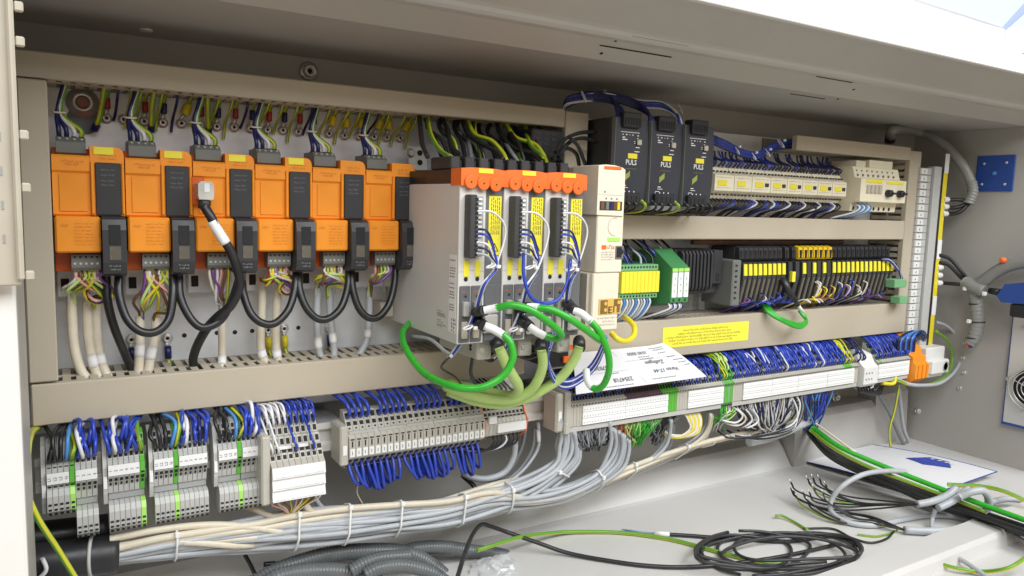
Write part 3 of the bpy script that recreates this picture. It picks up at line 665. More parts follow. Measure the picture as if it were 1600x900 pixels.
# blue jumper loop between second and third drive
for k in range(2): wire(C([(818, 395, -.242), (818 + k, 430, -.246), (828, 462, -.250), (848, 475 - 2 * k, -.250), (872, 468 - k, -.248), (886, 440, -.246), (891, 405, -.242)]), .0019, 'w_blue', 'blue wire looping from the middle servo drive to its neighbour', group='blue loop between servo drives')
wire(C([(705, 556, -.24), (694, 548, -.20), (672, 530, -.15), (645, 525, -.09)]), .0022, 'w_grey', 'thin grey wire hanging under the first white servo drive')
wire(C([(700, 560, -.235), (690, 575, -.20), (712, 590, -.15), (728, 612, -.10)]), .0015, 'w_black', 'thin black wire hanging in front of the long duct under the drives')
# black power leads and earth leads above the drives
for k, L in enumerate([[(655, 178), (657, 200), (660, 225), (668, 245)], [(668, 182), (673, 210), (688, 235), (705, 246)], [(690, 183), (700, 205), (705, 228), (722, 246)], [(722, 185), (730, 208), (748, 222), (772, 235), (787, 250)], [(730, 186), (742, 210), (768, 220), (785, 238), (792, 252)], [(775, 190), (786, 215), (805, 232), (832, 240), (848, 255)], [(790, 192), (806, 215), (835, 225), (848, 240), (856, 258)], [(842, 196), (835, 215), (845, 240), (862, 258)], [(820, 195), (828, 225), (850, 245)]]):
    m_ = 'w_earth' if k in (1, 4, 6, 8) else 'w_black'
    wire([P(x, y, -.05 - .09 * q / (len(L) - 1)) for q, (x, y) in enumerate(L)], .0032, m_, 'thick black lead dropping from the duct to the servo drives' if m_ == 'w_black' else 'thick yellow-green lead dropping from the duct to the servo drives', group='leads above the servo drives', n=8)
for k, L in enumerate([[(868, 238), (882, 218), (905, 208), (930, 206)], [(872, 245), (890, 222), (912, 216), (932, 222)], [(890, 215), (903, 228), (912, 250), (916, 262)], [(862, 248), (884, 232), (900, 240), (905, 258)]]):
    wire([P(x, y, -.15 + .015 * q) for q, (x, y) in enumerate(L)], .0028, 'w_black', 'black lead curving across the short upright duct', group='black leads beside the power supplies')
t = thing('terminal_comb', 'black slotted filter block above the third servo drive', 'terminal block', P(850, 250, -.10), None)
a = P(832, 200, -.09); b = P(880, 255, -.09); cb = B(a.x, b.x, -.09, -.02, b.z, a.z, c=.002).part('body', 'black', t)
for r in range(4):
    for c in range(3): B(a.x + .006 + c * .013, a.x + .015 + c * .013, -.0906, -.0898, a.z - .008 - r * .007, a.z - .005 - r * .007).part('slot', 'charcoal', cb)
screwp = P(846, 235, -.1); 
random.seed(17)
for k in range(22):
    px = 664 + k * 9 + random.uniform(-5, 5); y0 = 181 + (px - 664) * .085; m_ = ['w_black', 'w_black', 'w_greydark', 'w_black', 'w_earth'][k % 5]; sx = random.uniform(6, 34)
    wire([P(px, y0, -.035), P(px + random.uniform(-6, 6), y0 + 18, -.03 - random.uniform(0, .04)), P(px + sx * .6, y0 + 38 + random.uniform(-6, 6), -.06 - random.uniform(0, .04)), P(px + sx, 250 + (px - 664) * .03, -.11)], random.choice((.0022, .0026, .0032)), m_, '%s lead in the dark tangle above the servo drives' % {'w_black': 'black', 'w_greydark': 'dark grey', 'w_earth': 'yellow-green'}[m_], group='tangled leads above the servo drives')
# bracket with two holes beside the last orange inverter
t = thing('earth_bracket', 'small steel bracket with two dark holes above the last orange inverter', 'bracket', P(655, 250, -.03))
a = P(651, 230, -.03); b = P(666, 267, -.03); B(a.x - .012, b.x, -.034, -.030, b.z, a.z + .001, c=.0008).part('plate', 'rail', t)
for py in (239, 254): c = P(656, py, -.0341); MB().cyl((c.x, -.0341, c.z), (0, -1, 0), .0038, .0008, 14).part('hole', 'hole', t)
c = P(641, 239, -.034); MB().lathe((c.x, -.034, c.z), (0, -1, 0), [(.0062, 0), (.0062, .002), (.004, .003), (.004, .006)], 14).part('screw', 'steel', t)

# ================================================================ CREAM MODULE WITH LOGO
YC = -.200
def cz(py): return P(950, py, YC).z
def cx(px): return P(px, 400, YC).x
t = thing('drive_supply_module', 'narrow cream module with round mark and brown logo beside the servo drives', 'control module', (.617, -.1, .347))
xl, xr = .5945, .6390
mm = MB().prism([(xl, cz(336)), (xr - .0005, cz(337)), (xr - .0005, cz(264)), (xr - .006, cz(260.5)), (xr - .018, cz(258)), (xl + .012, cz(257.5)), (xl, cz(259.5))], 'y', YC - .004, YC + .05)
up = mm.part('upper_module', 'cream', t)
B(xl - .0002, xr - .001, YC + .05, -.02, cz(335), cz(261)).part('casing', 'cream_shade', t)
B(xl + .009, xl + .037, YC - .0052, YC - .0038, cz(264.5), cz(260), c=.0004).part('name_plate', 'orange_cap', up)
MB().cyl((cx(938), YC - .004, cz(300)), (0, -1, 0), .0013, .0005, 10).part('indicator', 'ink_soft', up)
B(xl + .001, xr - .003, YC - .0043, YC - .0038, cz(305), cz(304.2)).part('groove', 'cream_shade', up)
m = MB()
for k in range(3):
    x = cx(938.5) + k * .0088; m.add([(x, YC - .0044, cz(311.5)), (x + .004, YC - .0044, cz(311.5)), (x + .002, YC - .0044, cz(308))], [(0, 1, 2)])
m.part('print', 'ink_soft', up)
wn = B(xl + .004, xr - .004, YC - .0046, YC - .003, cz(328.5), cz(314.5)).part('window', 'charcoal', up)
for k, (a, cm) in enumerate(((.006, 'w_brown'), (.014, 'plug_grey'), (.0195, 'w_navy'), (.027, 'w_brown'), (.0325, 'w_yellow'))): B(xl + a, xl + a + .0045, YC - .0050, YC - .0044, cz(327.5), cz(315.5)).part('wire_end', cm, wn)
mid = B(xl + .0028, xr + .0025, YC - .002, -.02, cz(426), cz(336.4), c=.0015).part('front_cover', 'cream', t)
lo = B(xl + .0010, xr + .0005, YC - .0005, -.02, cz(516), cz(426.3), c=.0015).part('lower_cover', 'cream', t)
B(xl - .004, xl + .0006, YC + .006, -.02, cz(514), cz(428)).part('side_rib', 'cream_shade', t)
B(xl - .0018, xl + .0024, YC + .03, -.02, cz(426), cz(337)).part('side_wall', 'cream_shade', t)
c = Vector((cx(957), YC - .0023, cz(354))); pts = [c + Vector((math.cos(a) * .0112, 0, math.sin(a) * .0118)) for a in [math.pi * .42 + math.pi * 1.12 * j / 20 for j in range(21)]]
MB().tube(pts, .0004, 5).part('ring_mark', 'cream_shade', mid)
B(cx(947), cx(966), YC - .0027, YC - .0018, cz(377), cz(371)).part('tag', 'lime', mid)
B(cx(938), cx(945), YC - .0027, YC - .0018, cz(389), cz(383)).part('logo_square', 'orange_cap', mid)
m = MB(); scrib(m, cx(947), cx(957), YC - .0026, cz(388), .0045); m.part('print', 'w_orange', mid)
m = MB()
for k in range(4): scrib(m, cx(938), cx(957), YC - .0026, cz(394.5 + k * 3.8), .0018)
m.part('print', 'ink_soft', mid)
pt = B(cx(959.5), cx(972), YC - .0030, YC - .0018, cz(405), cz(384), c=.0004).part('port', 'plug_grey', mid)
MB().prism([(cx(961), cz(402)), (cx(968.5), cz(402)), (cx(968.5), cz(398)), (cx(971), cz(396)), (cx(971), cz(391)), (cx(968.5), cz(389)), (cx(968.5), cz(386)), (cx(961), cz(386))], 'y', YC - .0034, YC - .0029).part('port_opening', 'hole', pt)
# brown and gold logo: B, small E, R
lg = B(cx(938), cx(973), YC - .0013, YC - .0004, cz(491), cz(466.5), c=.0002).part('logo', 'gold', lo)
def lq(a, b, c, d, mi='brown', yo=0): B(cx(a), cx(c), YC - .0018 - yo, YC - .0012, cz(d), cz(b), c=.0001).part('logo_stroke', mi, lg)
lq(940.5, 468.5, 951.5, 489.5); 
for py in (473.8, 483.8):
    c = (cx(948.3), YC - .0018, cz(py)); MB().lathe(c, (0, -1, 0), [(.0026, 0), (.0026, .0003)], 14).part('logo_stroke', 'gold', lg)
lq(953, 479.5, 955, 489); lq(953, 478.6, 959, 480.6); lq(953, 483, 958, 485); lq(953, 487.4, 959, 489.4)
lq(961.5, 467.8, 971.6, 478.5); MB().lathe((cx(968.8), YC - .0018, cz(472.8)), (0, -1, 0), [(.0026, 0), (.0026, .0003)], 14).part('logo_stroke', 'gold', lg)
lq(960.5, 478.2, 962.5, 488.5); lq(966.3, 478.2, 970.8, 488.5)
m = MB()
for k, (a, b) in enumerate(((937, 970), (945, 962), (941, 964))): scrib(m, cx(a), cx(b), YC - .0007, cz(497.5 + k * 5.2), .0021)
m.part('print', 'ink_soft', lo)
wire(C([(955, 520, -.16), (965, 530, -.17), (978, 533, -.165), (990, 525, -.155), (991, 510, -.145), (982, 500, -.13), (975, 495, -.11)]), .0042, 'w_yellow', 'thick yellow cable looping under the cream module', 'cable', name='cable', n=10)

# ================================================================ POWER SUPPLIES
PF = -.130; pw = .0663
def supply():
    x0 = .6732; t = thing('power_supply', 'x', 'power supply', (x0 + .032, -.06, .514), 'row of dark power supplies')
    zt, zb = .6365, .514
    cs = B(x0, x0 + .0640, -.124, -.01, zb, zt - .001, c=.0012).part('casing', 'black', t)
    N = 8; prf = [(-.1235, zb)] + [(-.1235 - .0065 - .0035 * math.sin(math.pi * k / N), zb + .001 + (zt - zb - .002) * k / N) for k in range(N + 1)] + [(-.1235, zt)]
    fp = MB().prism(prf, 'x', x0 + .0002, x0 + .0638).part('front_panel', 'puls', t)
    def yf(z): return -.1302 - .0035 * math.sin(math.pi * (z - zb) / (zt - zb)) - .00025
    tc = B(x0 + .014, x0 + .047, -.1375, -.118, zt - .014, zt + .007, c=.0015).part('output_terminals', 'black', t)
    for k in range(6): B(x0 + .0162 + k * .005, x0 + .0192 + k * .005, -.1381, -.1372, zt - .011, zt - .001).part('entry', 'hole', tc)
    bc = B(x0 + .012, x0 + .050, -.139, -.12, zb - .001, zb + .017, c=.0015).part('input_terminals', 'black', t)
    for k in range(4): B(x0 + .0150 + k * .0085, x0 + .0205 + k * .0085, -.1397, -.1387, zb + .002, zb + .012).part('entry', 'hole', bc)
    def fq(mb, a, b, z0, z1): mb.quad((x0 + a, yf(z0), z0), (x0 + b, yf(z0), z0), (x0 + b, yf(z1), z1), (x0 + a, yf(z1), z1))
    m = MB()
    for (a, b, z0, z1) in ((.0135, .0475, .6155, .6163), (.016, .018, .6115, .6130), (.022, .025, .6115, .613), (.029, .030, .6115, .613), (.034, .036, .6115, .613), (.0435, .046, .611, .6127), (.016, .021, .6075, .6090), (.016, .025, .6045, .606), (.0425, .045, .6075, .6085), (.0375, .0395, .603, .604), (.0375, .0395, .6005, .6015), (.0405, .0475, .5945, .5957), (.038, .0475, .5885, .5897), (.020, .026, .540, .5412), (.020, .030, .5372, .538), (.016, .024, .5335, .5343), (.016, .017, .531, .533), (.024, .026, .531, .533), (.032, .034, .531, .533), (.041, .043, .531, .533)): fq(m, a, b, z0, z1)
    m.part('print', 'print_white', fp)
    B(x0 + .0415, x0 + .0495, yf(.60) - .0035, yf(.60), .5985, .6065, c=.001).part('switch', 'cream_shade', fp)
    B(x0 + .0265, x0 + .0435, yf(.58) - .0004, yf(.58) + .001, .5790, .5862, c=.0002).part('label', 'label_yellow', fp)
    text('PULS', .0105, (x0 + .0325, yf(.572) - .0004, .5732), 'print_white', fp, wide=.9)
    m = MB(); scrib(m, x0 + .0225, x0 + .0425, yf(.566) - .0002, .5640, .0016); m.part('print', 'print_green', fp)
    MB().prism([(x0 + .0215, .5465), (x0 + .0315, .5535), (x0 + .0315, .5615), (x0 + .0215, .5545)], 'y', yf(.553) - .0004, yf(.553) + .002).part('emblem', 'print_green', fp)
    B(x0 + .0001, x0 + .0010, -.1365, -.128, zb + .002, zt - .002, c=.0003).part('edge_trim', 'plug_grey', fp)
    return t
sl = ['dark power supply behind the cream module, its black side showing', 'dark power supply standing between two identical power supplies', 'dark power supply next to the cream terminals']
s0 = supply(); s0['label'] = sl[0]; [copytree(s0, (pw * i, 0, 0), label=sl[i]) for i in (1, 2)]
# blue wire bundle arching over the supplies
for k in range(28):
    e = [(968, 186), (1020, 192), (1066, 200)][k % 3]; j = random.uniform(-5, 5); v = random.uniform(-7, 7)
    st = [(880, 170, -.06), (893 + j, 157 + v * .8, -.07), (925, 151 + v, -.08), (960, 153 + v, -.09)]
    if k % 3 == 0: L = st[:3] + [(955, 157 + v * .6, -.10), (e[0] + j, 172, -.12), (e[0] + j, e[1], -.128)]
    elif k % 3 == 1: L = st + [(990, 162 + v, -.10), (1012, 176 + v * .5, -.12), (e[0] + j, e[1], -.128)]
    else: L = st + [(1000, 162 + v, -.09), (1035, 165 + v, -.10), (1058, 180 + v * .6, -.12), (e[0] + j, e[1] + 2, -.128)]
    m_ = ['w_navy', 'w_navy', 'w_blue', 'w_navy', 'w_navy', 'w_white'][k % 6] if k != 5 else 'w_white'
    wire([P(*q) for q in L], .0020, m_, {'w_navy': 'dark blue', 'w_blue': 'blue', 'w_white': 'white'}[m_] + ' wire in the bundle arching over the dark power supplies', group='wires over the power supplies')
for (px, py) in ((912, 151), (948, 149), (1004, 162), (1062, 170), (1053, 186)):
    c = P(px, py, -.085); pts = [c + Vector((math.cos(a) * .0022, math.cos(a) * .004 + math.sin(a) * .006, math.sin(a) * .0085)) for a in [math.pi * 2 * j / 16 for j in range(16)]]
    MB().tube(pts, .0011, 6, closed=True).solo('cable_tie', 'cable_tie', 'small white tie on the bundle over the dark power supplies', 'cable tie', 'ties on the power supply bundle', recalc=False)
for k in range(12):
    x = .678 + k * .0165 + random.uniform(-.003, .003); m_ = 'w_earth' if k in (3, 7) else 'w_black'
    wire([(x, -.136, .520), (x + .004, -.142, .512), (x + .012, -.12, .504), (x + .02, -.06, .500)], .0021, m_, ('yellow-green' if m_ == 'w_earth' else 'black') + ' wire leaving the underside of a dark power supply', group='wires under the power supplies')

# ================================================================ CREAM MOTOR SWITCHES
YM = -.088
def mcx(px): return P(px, 290, YM).x
zt_, zb_ = P(1200, 266, YM).z, P(1200, 313, YM).z
edges = [1116, 1147, 1175, 1204, 1230, 1254, 1278, 1301, 1323]
for i in range(8):
    x0, x1 = mcx(edges[i]) + .0008, mcx(edges[i + 1]) - .0006; w = x1 - x0
    lab = ['cream terminal module next to the dark power supplies', 'cream terminal module with yellow tag beside the end one', 'cream motor switch following the two small modules', 'second cream motor switch along the row', 'third cream motor switch along the row', 'fourth cream motor switch along the row', 'fifth cream motor switch along the row', 'cream motor switch beside the large breaker block'][i]
    t = thing('motor_switch', lab, 'circuit breaker', ((x0 + x1) / 2, -.05, zb_), 'row of cream motor switches')
    bd = MB().prism([(-.01, zb_), (YM + .016, zb_), (YM + .012, zb_ + .008), (YM + .006, zb_ + .010), (YM, zb_ + .013), (YM, zt_ - .013), (YM + .006, zt_ - .010), (YM + .012, zt_ - .008), (YM + .016, zt_), (-.01, zt_)], 'x', x0, x1).part('body', 'contactor', t)
    zc = (zt_ + zb_) / 2
    B(x0 + w * .15, x0 + w * .62, YM - .0012, YM, zc - .0045, zc + .0045, c=.0004).part('label', 'label_yellow', t)
    if i > 1: B(x0 + w * .70, x0 + w * .88, YM - .002, YM + .001, zc - .003, zc + .003, c=.0004).part('rocker', 'charcoal', t)
    n = 5
    for k in range(n):
        xx = x0 + w * (k + .5) / n
        for z in (zt_ - .0065, zb_ + .0065): B(xx - .0016, xx + .0016, YM + .0072, YM + .0100, z - .0013, z + .0013).part('terminal_hole', 'hole', t)
        B(xx - .0018, xx + .0018, YM + .0165, -.03, zt_, zt_ + .0028, c=.0005).part('terminal_tab', 'cream', t)
    m = MB(); 
    for z in (zc + .0085, zc - .0085): scrib(m, x0 + w * .1, x1 - w * .12, YM - .0002, z, .0017)
    m.part('print', 'ink_soft', bd)
for i in range(8):
    a, b = mcx(edges[i]), mcx(edges[i + 1])
    for k in range(5):
        x = a + (b - a) * (k + .5) / 5
        m_ = random.choice(['w_navy', 'w_navy', 'w_blue', 'w_navy', 'w_black'])
        top = Vector((x + random.uniform(-.008, .012), -.05, zt_ + .034)) if i > 2 else Vector((x - .008 + .012 * (i > 1), -.06, zt_ + .028))
        wire([(x, YM + .018, zt_ + .001), (x + random.uniform(-.003, .003), YM + .010, zt_ + .010), top.lerp(Vector((x, -.065, zt_)), .4) + Vector((random.uniform(-.006, .006), 0, 0)), top], .0016, m_, {'w_navy': 'dark blue', 'w_blue': 'blue', 'w_black': 'black'}[m_] + ' wire rising from the top of the cream motor switches', group='wires above the motor switches')
        m2 = random.choice(['w_navy', 'w_black', 'w_black', 'w_blue', 'w_black']) if (k != 2 or i < 2) else 'w_white'
        sw = random.uniform(-.03, -.008)
        wire([(x, YM + .018, zb_ + .001), (x + .001, YM + .008, zb_ - .006), (x + sw * .5, YM + .012, zb_ - .014), (x + sw, -.06, zb_ - .020), (x + sw * 1.4, -.045, .4975)], .0016, m2, {'w_navy': 'dark blue', 'w_blue': 'blue', 'w_black': 'black', 'w_white': 'white'}[m2] + ' wire hanging from the cream motor switches into the duct', group='wires below the motor switches')
for k in range(18):   # horizontal blue harness along the top
    j = random.uniform(-3, 3); v = random.uniform(-7, 7)
    wire(C([(1112, 218 + v, -.06), (1135, 228 + v, -.07), (1160, 240 + v * .8, -.07), (1185, 243 + v * .8, -.07), (1205, 232 + v, -.065), (1222, 226 + v, -.06), (1250, 224 + v, -.05)]), .0018, random.choice(['w_blue', 'w_navy', 'w_navy']), 'blue harness wire sagging from the power supplies to the short duct', group='harness above the motor switches')
for (px, py) in ((1150, 234), (1176, 243), (1198, 238), (1220, 224)):
    c = P(px, py, -.072); pts = [c + Vector((math.cos(a) * .002, math.cos(a) * .004 + math.sin(a) * .007, math.sin(a) * .0075)) for a in [math.pi * 2 * j / 16 for j in range(16)]]
    t = thing('cable_tie', 'white tie on the sagging blue harness above the cream modules', 'cable tie', c, 'ties on the sagging harness')
    MB().tube(pts, .0011, 6, closed=True).part('band', 'cable_tie', t, recalc=False); B(c.x - .002, c.x + .002, c.y - .010, c.y - .006, c.z + .003, c.z + .007, c=.0006).part('head', 'cable_tie', t)
# large breaker block with two black knobs
YK = -.105
def kx(px): return P(px, 290, YK).x
def kz(py): return P(1380, py, YK).z
t = thing('breaker_block', 'large cream breaker block with two black rotary knobs', 'circuit breaker', (kx(1380), -.05, kz(335)))
bd = MB().prism([(-.01, kz(331)), (YK + .020, kz(331)), (YK + .018, kz(318)), (YK, kz(316)), (YK, kz(281)), (YK + .014, kz(279)), (YK + .020, kz(262)), (-.01, kz(262))], 'x', kx(1345), kx(1416)).part('body', 'contactor', t)
B(kx(1345) + .0003, kx(1345) + .006, YK + .0005, YK + .012, kz(316), kz(283), c=.001).part('end_plate', 'cream_shade', t)
for k in range(8):
    x = kx(1350 + k * 8)
    MB().cyl((x, YK + .0182, kz(268)), (0, -1, 0), .0019, .0012, 10).part('terminal_screw', 'plug_grey', bd)
    MB().cyl((x, YK + .0150, kz(275)), (0, -1, 0), .0024, .0016, 10).part('terminal_screw', 'plug_grey', bd)
    B(x - .002, x + .002, YK + .0180, YK + .0195, kz(329), kz(324)).part('terminal_hole', 'hole', bd)
B(kx(1353), kx(1378), YK - .001, YK + .001, kz(286.5), kz(281.5)).part('label', 'label_yellow', bd); B(kx(1385), kx(1412), YK - .001, YK + .001, kz(287), kz(283)).part('label', 'label_yellow', bd)
for k in range(4): B(kx(1354 + k * 6.2), kx(1354 + k * 6.2) + .0085, YK - .004, YK + .002, kz(303), kz(290), c=.0012).part('toggle', 'cream_shade', t)
for px in (1387, 1405):
    c = Vector((kx(px), YK, kz(302))); kn = MB().lathe(c, (0, -1, 0), [(.0072, 0), (.0072, .004), (.0062, .010), (.005, .011)], 18).part('knob', 'black', t)
    B(c.x - .0012, c.x + .0105, YK - .013, YK - .004, c.z - .002, c.z + .002, c=.0006).part('pointer', 'black', kn)
B(kx(1358), kx(1373), YK + .03, -.02, kz(262) + .0002, kz(251), c=.001).part('clip', 'cream', t); B(kx(1376), kx(1412), YK + .026, -.02, kz(262) + .0002, kz(249), c=.001).part('auxiliary_block', 'contactor', t)
for k in range(6):
    x = kx(1350 + k * 3.6); wire([(x, YK + .016, kz(320)), (x - .002, YK + .004, kz(325)), (x - .008, YK + .012, kz(333)), (x - .03, -.06, .500)], .0018, 'w_light' if k % 2 else 'w_white', ('pale blue' if k % 2 else 'white') + ' wire curving from the knob breaker into the duct', group='wires of the knob breaker')

# ================================================================ GREEN TERMINALS AND PLC
YG = -.085
a = P(977, 418, YG); b = P(1027, 462, YG)
t = thing('green_terminal_module', 'green terminal module with yellow middle beside the cream module', 'terminal block', ((a.x + b.x) / 2, -.05, b.z))
B(a.x - .012, b.x, YG + .012, -.01, b.z - .003, a.z + .004, c=.001).part('base', 'green_term', t)
g1 = B(a.x - .010, b.x, YG, YG + .0118, a.z - .006, a.z + .004, c=.001).part('upper_row', 'green_pale', t); g2 = B(a.x - .010, b.x, YG, YG + .0118, b.z - .003, b.z + .006, c=.001).part('lower_row', 'green_pale', t)
for k in range(12):
    x = a.x - .006 + k * .0062
    if x > b.x - .002: break
    MB().cyl((x, YG, a.z), (0, -1, 0), .0017, .0006, 8).part('clamp_screw', 'hole', g1); MB().cyl((x, YG, b.z + .001), (0, -1, 0), .0017, .0006, 8).part('clamp_screw', 'hole', g2)
for k in range(10):
    x = a.x - .009 + k * (b.x - a.x + .009) / 10; B(x, x + (b.x - a.x + .009) / 10 - .0004, YG - .004, YG + .0116, b.z + .0064, a.z - .0064, c=.0006).part('marker', 'label_yellow', t)
for k in range(11):
    x = a.x - .004 + k * .0058; m_ = ['w_white', 'w_light', 'w_white', 'w_grey'][k % 4]
    wire([(x, YG + .004, b.z - .002), (x + .001, YG + .002, b.z - .012), (x - .005, -.075, b.z - .03), (x - .012, -.055, .325)], .0018, m_, {'w_white': 'white', 'w_light': 'light blue', 'w_grey': 'grey'}[m_] + ' wire running from the green terminals down to the duct', group='wires under the green terminals')
a = P(1049, 415, -.10); b = P(1075, 477, -.10); xg = P(1049, 440, -.10).x; xg2 = P(1076, 440, -.10).x
t = thing('relay_module', 'green angular relay module with three white labelled strips', 'relay module', (xg, -.05, b.z))
MB().prism([(-.008, b.z + .01), (-.05, b.z - .006), (-.100, b.z + .006), (-.100, a.z - .004), (-.055, a.z + .024), (-.008, a.z + .018)], 'x', xg, xg2).part('body', 'green_term', t)
for k in range(3):
    w = (xg2 - xg) / 3; x = xg + k * w
    s_ = B(x + .0012, x + w - .0012, -.1015, -.1002, b.z + .014, a.z - .011).part('label', 'label_white', t)
    for zz in (.01, .02, .03): text('%d' % (1 + k + int(zz * 100)), .005, (x + w / 2, -.1018, b.z + .014 + zz), 'green_term', s_)
    for z in (b.z + .0095, a.z - .0075): MB().cyl((x + w / 2, -.1003, z), (0, -1, 0), .0018, .0008, 10).part('clamp_screw', 'hole', t)
    B(x + .0008, x + w - .0008, -.1014, -.1001, a.z - .0100, a.z - .0045).part('tag', 'lime', t)
for k in range(9):
    m_ = ['w_white', 'w_grey', 'w_navy'][k % 3]; x = xg + .002 + k * .0035
    wire([(x, -.094, b.z + .004), (x, -.096, b.z - .004), (x - .012 + k * .001, -.08, b.z - .014), (x - .025 + k * .003, -.05, .328)], .0016, m_, {'w_white': 'white', 'w_grey': 'grey', 'w_navy': 'dark blue'}[m_] + ' wire sagging under the green relay module', group='wires under the relay module')
for k in range(14):
    x = .70 + k * .0125; m_ = ['w_navy', 'w_grey', 'w_navy', 'w_black', 'w_blue'][k % 5]
    wire([(x, -.03, .459), (x + random.uniform(-.01, .01), -.05, .447), (x + .012 + random.uniform(-.01, .01), -.06, .432), (x + .018, -.065, .418)], .002, m_, {'w_navy': 'dark blue', 'w_grey': 'grey', 'w_black': 'black', 'w_blue': 'blue'}[m_] + ' wire above the green terminals in the shade of the duct', group='wires above the green terminals')
# ribbed controller
YP = -.072
def qx(px): return P(px, 430, YP).x
def qz(py): return P(1200, py, YP).z
t = thing('plc_controller', 'black ribbed controller between the relay module and yellow-tagged modules', 'controller', (qx(1095), -.04, qz(455)))
B(qx(1060), qx(1128), YP + .010, -.01, qz(455), qz(390), c=.001).part('body', 'plc', t)
for k in range(9):
    x = qx(1063 + k * 5.6); MB().prism([(YP + .010, qz(450)), (YP - .002, qz(447)), (YP - .004, qz(443)), (YP - .004, qz(396)), (YP, qz(391)), (YP + .010, qz(390))], 'x', x, x + .0045).part('rib', 'charcoal', t)
B(qx(1113), qx(1127), YP - .002, YP + .0098, qz(440), qz(390), c=.0015).part('interface', 'charcoal', t); B(qx(1117), qx(1122), YP - .0026, YP - .0018, qz(436), qz(424)).part('socket', 'hole', t)
t = thing('plc_supply_module', 'dark grey connector block with side holes before the tagged modules', 'plc module', (qx(1137), -.04, qz(470)))
B(qx(1131), qx(1144), -.092, -.02, qz(472), qz(404), c=.002).part('body', 'plug_grey', t)
for k in range(7): B(qx(1131) + .0050, qx(1131) + .0100, -.0926, -.0916, qz(412 + k * 8) - .0016, qz(412 + k * 8) + .0016).part('entry', 'hole', t)
def module(px, hd, lens, lab, tagc=None, group='plc modules under the middle duct'):
    x = qx(px); w = .0116; t = thing('plc_module', lab, 'plc module', (x + w / 2, -.04, qz(474)), group)
    B(x, x + w, YP + .008, -.01, qz(472), qz(386), c=.0006).part('body', 'plc', t)
    h = MB().prism([(YP + .0078, qz(406)), (YP - .002, qz(406)), (YP - .004, qz(403)), (YP - .002, qz(387)), (YP + .0078, qz(384.5))], 'x', x + .0004, x + w - .0004).part('head', hd, t)
    B(x + .0030, x + .0086, YP - .0046, YP - .002, qz(404), qz(391), c=.0003).part('slot', 'hole' if hd == 'plc_yellow' else 'black', h)
    lb = MB().prism([(YP + .0078, qz(472)), (YP - .004, qz(470)), (YP - .014, qz(432)), (YP - .012, qz(409)), (YP + .0078, qz(408))], 'x', x + .0006, x + w - .0010).part('terminal_block', 'plc', t)
    if lens:
        MB().prism([(YP - .0045, qz(469)), (YP - .0060, qz(469)), (YP - .0150, qz(434)), (YP - .0135, qz(434))], 'x', x + .0025, x + w - .0035).part('clear_cover', 'plc_lens', t)
    if tagc: MB().prism([(YP - .0125, qz(411)), (YP - .0140, qz(411)), (YP - .0158, qz(428)), (YP - .0138, qz(428.5))], 'x', x + .0014, x + w - .0022).part('tag', tagc, t)
    return t
PM = qx(1152); 
def spanpx(a, b, n): return [a + (b - a) * k / n for k in range(n)]
# each module is placed on an even 12.3 mm pitch inside its bank
def bank(p0, n, hd, tags, lab):
    lab0 = lab
    x0 = qx(p0); src = {}
    for k in range(n):
        key = (hd, tags[k] if tags else None)
        if key not in src: src[key] = (module(p0, hd, True, lab0 + ('' if key[1] else ', without a tag'), key[1]), 0)
        else: pass
        o, used = src[key]
        if used == 0: o.location.x += k * PT; src[key] = (o, 1); base = o
        else:
            c = copytree(o); c.location.x = ORG[o.name].x + k * PT; o = c
        if n > 2: o['label'] = lab0 + (', ' if key[1] else ' without tag, ') + ORD[k] + ' of its bank'
        else: o['label'] = lab0 + (', inner one', ', outermost one')[k]
PT = (qx(1219) - qx(1152)) / 9
bank(1151, 9, 'charcoal', ['label_yellow'] * 9, 'black yellow-tagged plc module in the bank beside the controller')
t = module(1222, 'charcoal', False, 'black bus module with low yellow tag between the two banks', None); B(qx(1224), qx(1229), YP - .020, YP - .013, qz(440), qz(424), c=.0005).part('tag', 'label_yellow', t)
module(1233, 'charcoal', False, 'black plc module without tag next to the yellow-headed modules', None)
PT = (qx(1297) - qx(1243)) / 7
bank(1243, 7, 'plc_yellow', ['label_yellow', None, 'label_yellow', None, 'label_yellow', None, 'label_yellow'], 'yellow-headed plc module')
PT = (qx(1373) - qx(1297)) / 11
bank(1297, 11, 'charcoal', ['label_yellow'] * 11, 'black yellow-tagged plc module after the yellow-headed ones')
bank(1373, 2, 'charcoal', ['label_yellow'] * 2, 'black plc module beside the upright duct')
for k in range(44):
    px = random.choice([random.uniform(1152, 1218), random.uniform(1245, 1292), random.uniform(1298, 1376)]); x = qx(px); m_ = random.choice(['w_navy', 'w_navy', 'w_blue', 'w_beige', 'w_black', 'w_violet']) if px < 1244 or px > 1295 else random.choice(['w_white', 'w_yellow', 'w_white', 'w_beige', 'w_brown'])
    z1 = qz(random.uniform(440, 470)); sw = random.uniform(-.02, -.004)
    wire([(x, YP - .012, z1), (x + .001, YP - .020, z1 - .006), (x + sw * .5, YP - .012, .350), (x + sw, YP + .010, .338), (x + sw * 1.5, -.045, .328)], .0015, m_, {'w_navy': 'dark blue', 'w_blue': 'blue', 'w_black': 'black', 'w_white': 'white', 'w_yellow': 'yellow', 'w_beige': 'beige', 'w_brown': 'brown', 'w_violet': 'violet'}[m_] + ' wire hanging from the plc modules into the broad duct', group='wires below the plc modules')
for k in range(10):
    j = random.uniform(-2, 2); wire(C([(1145, 478 + j, -.07), (1180, 472 + j, -.072), (1215, 470 + j, -.066), (1260, 474 + j, -.06)]), .0018, 'w_blue', 'blue wire lying along the broad duct under the plc modules', group='blue wires lying along the broad duct')
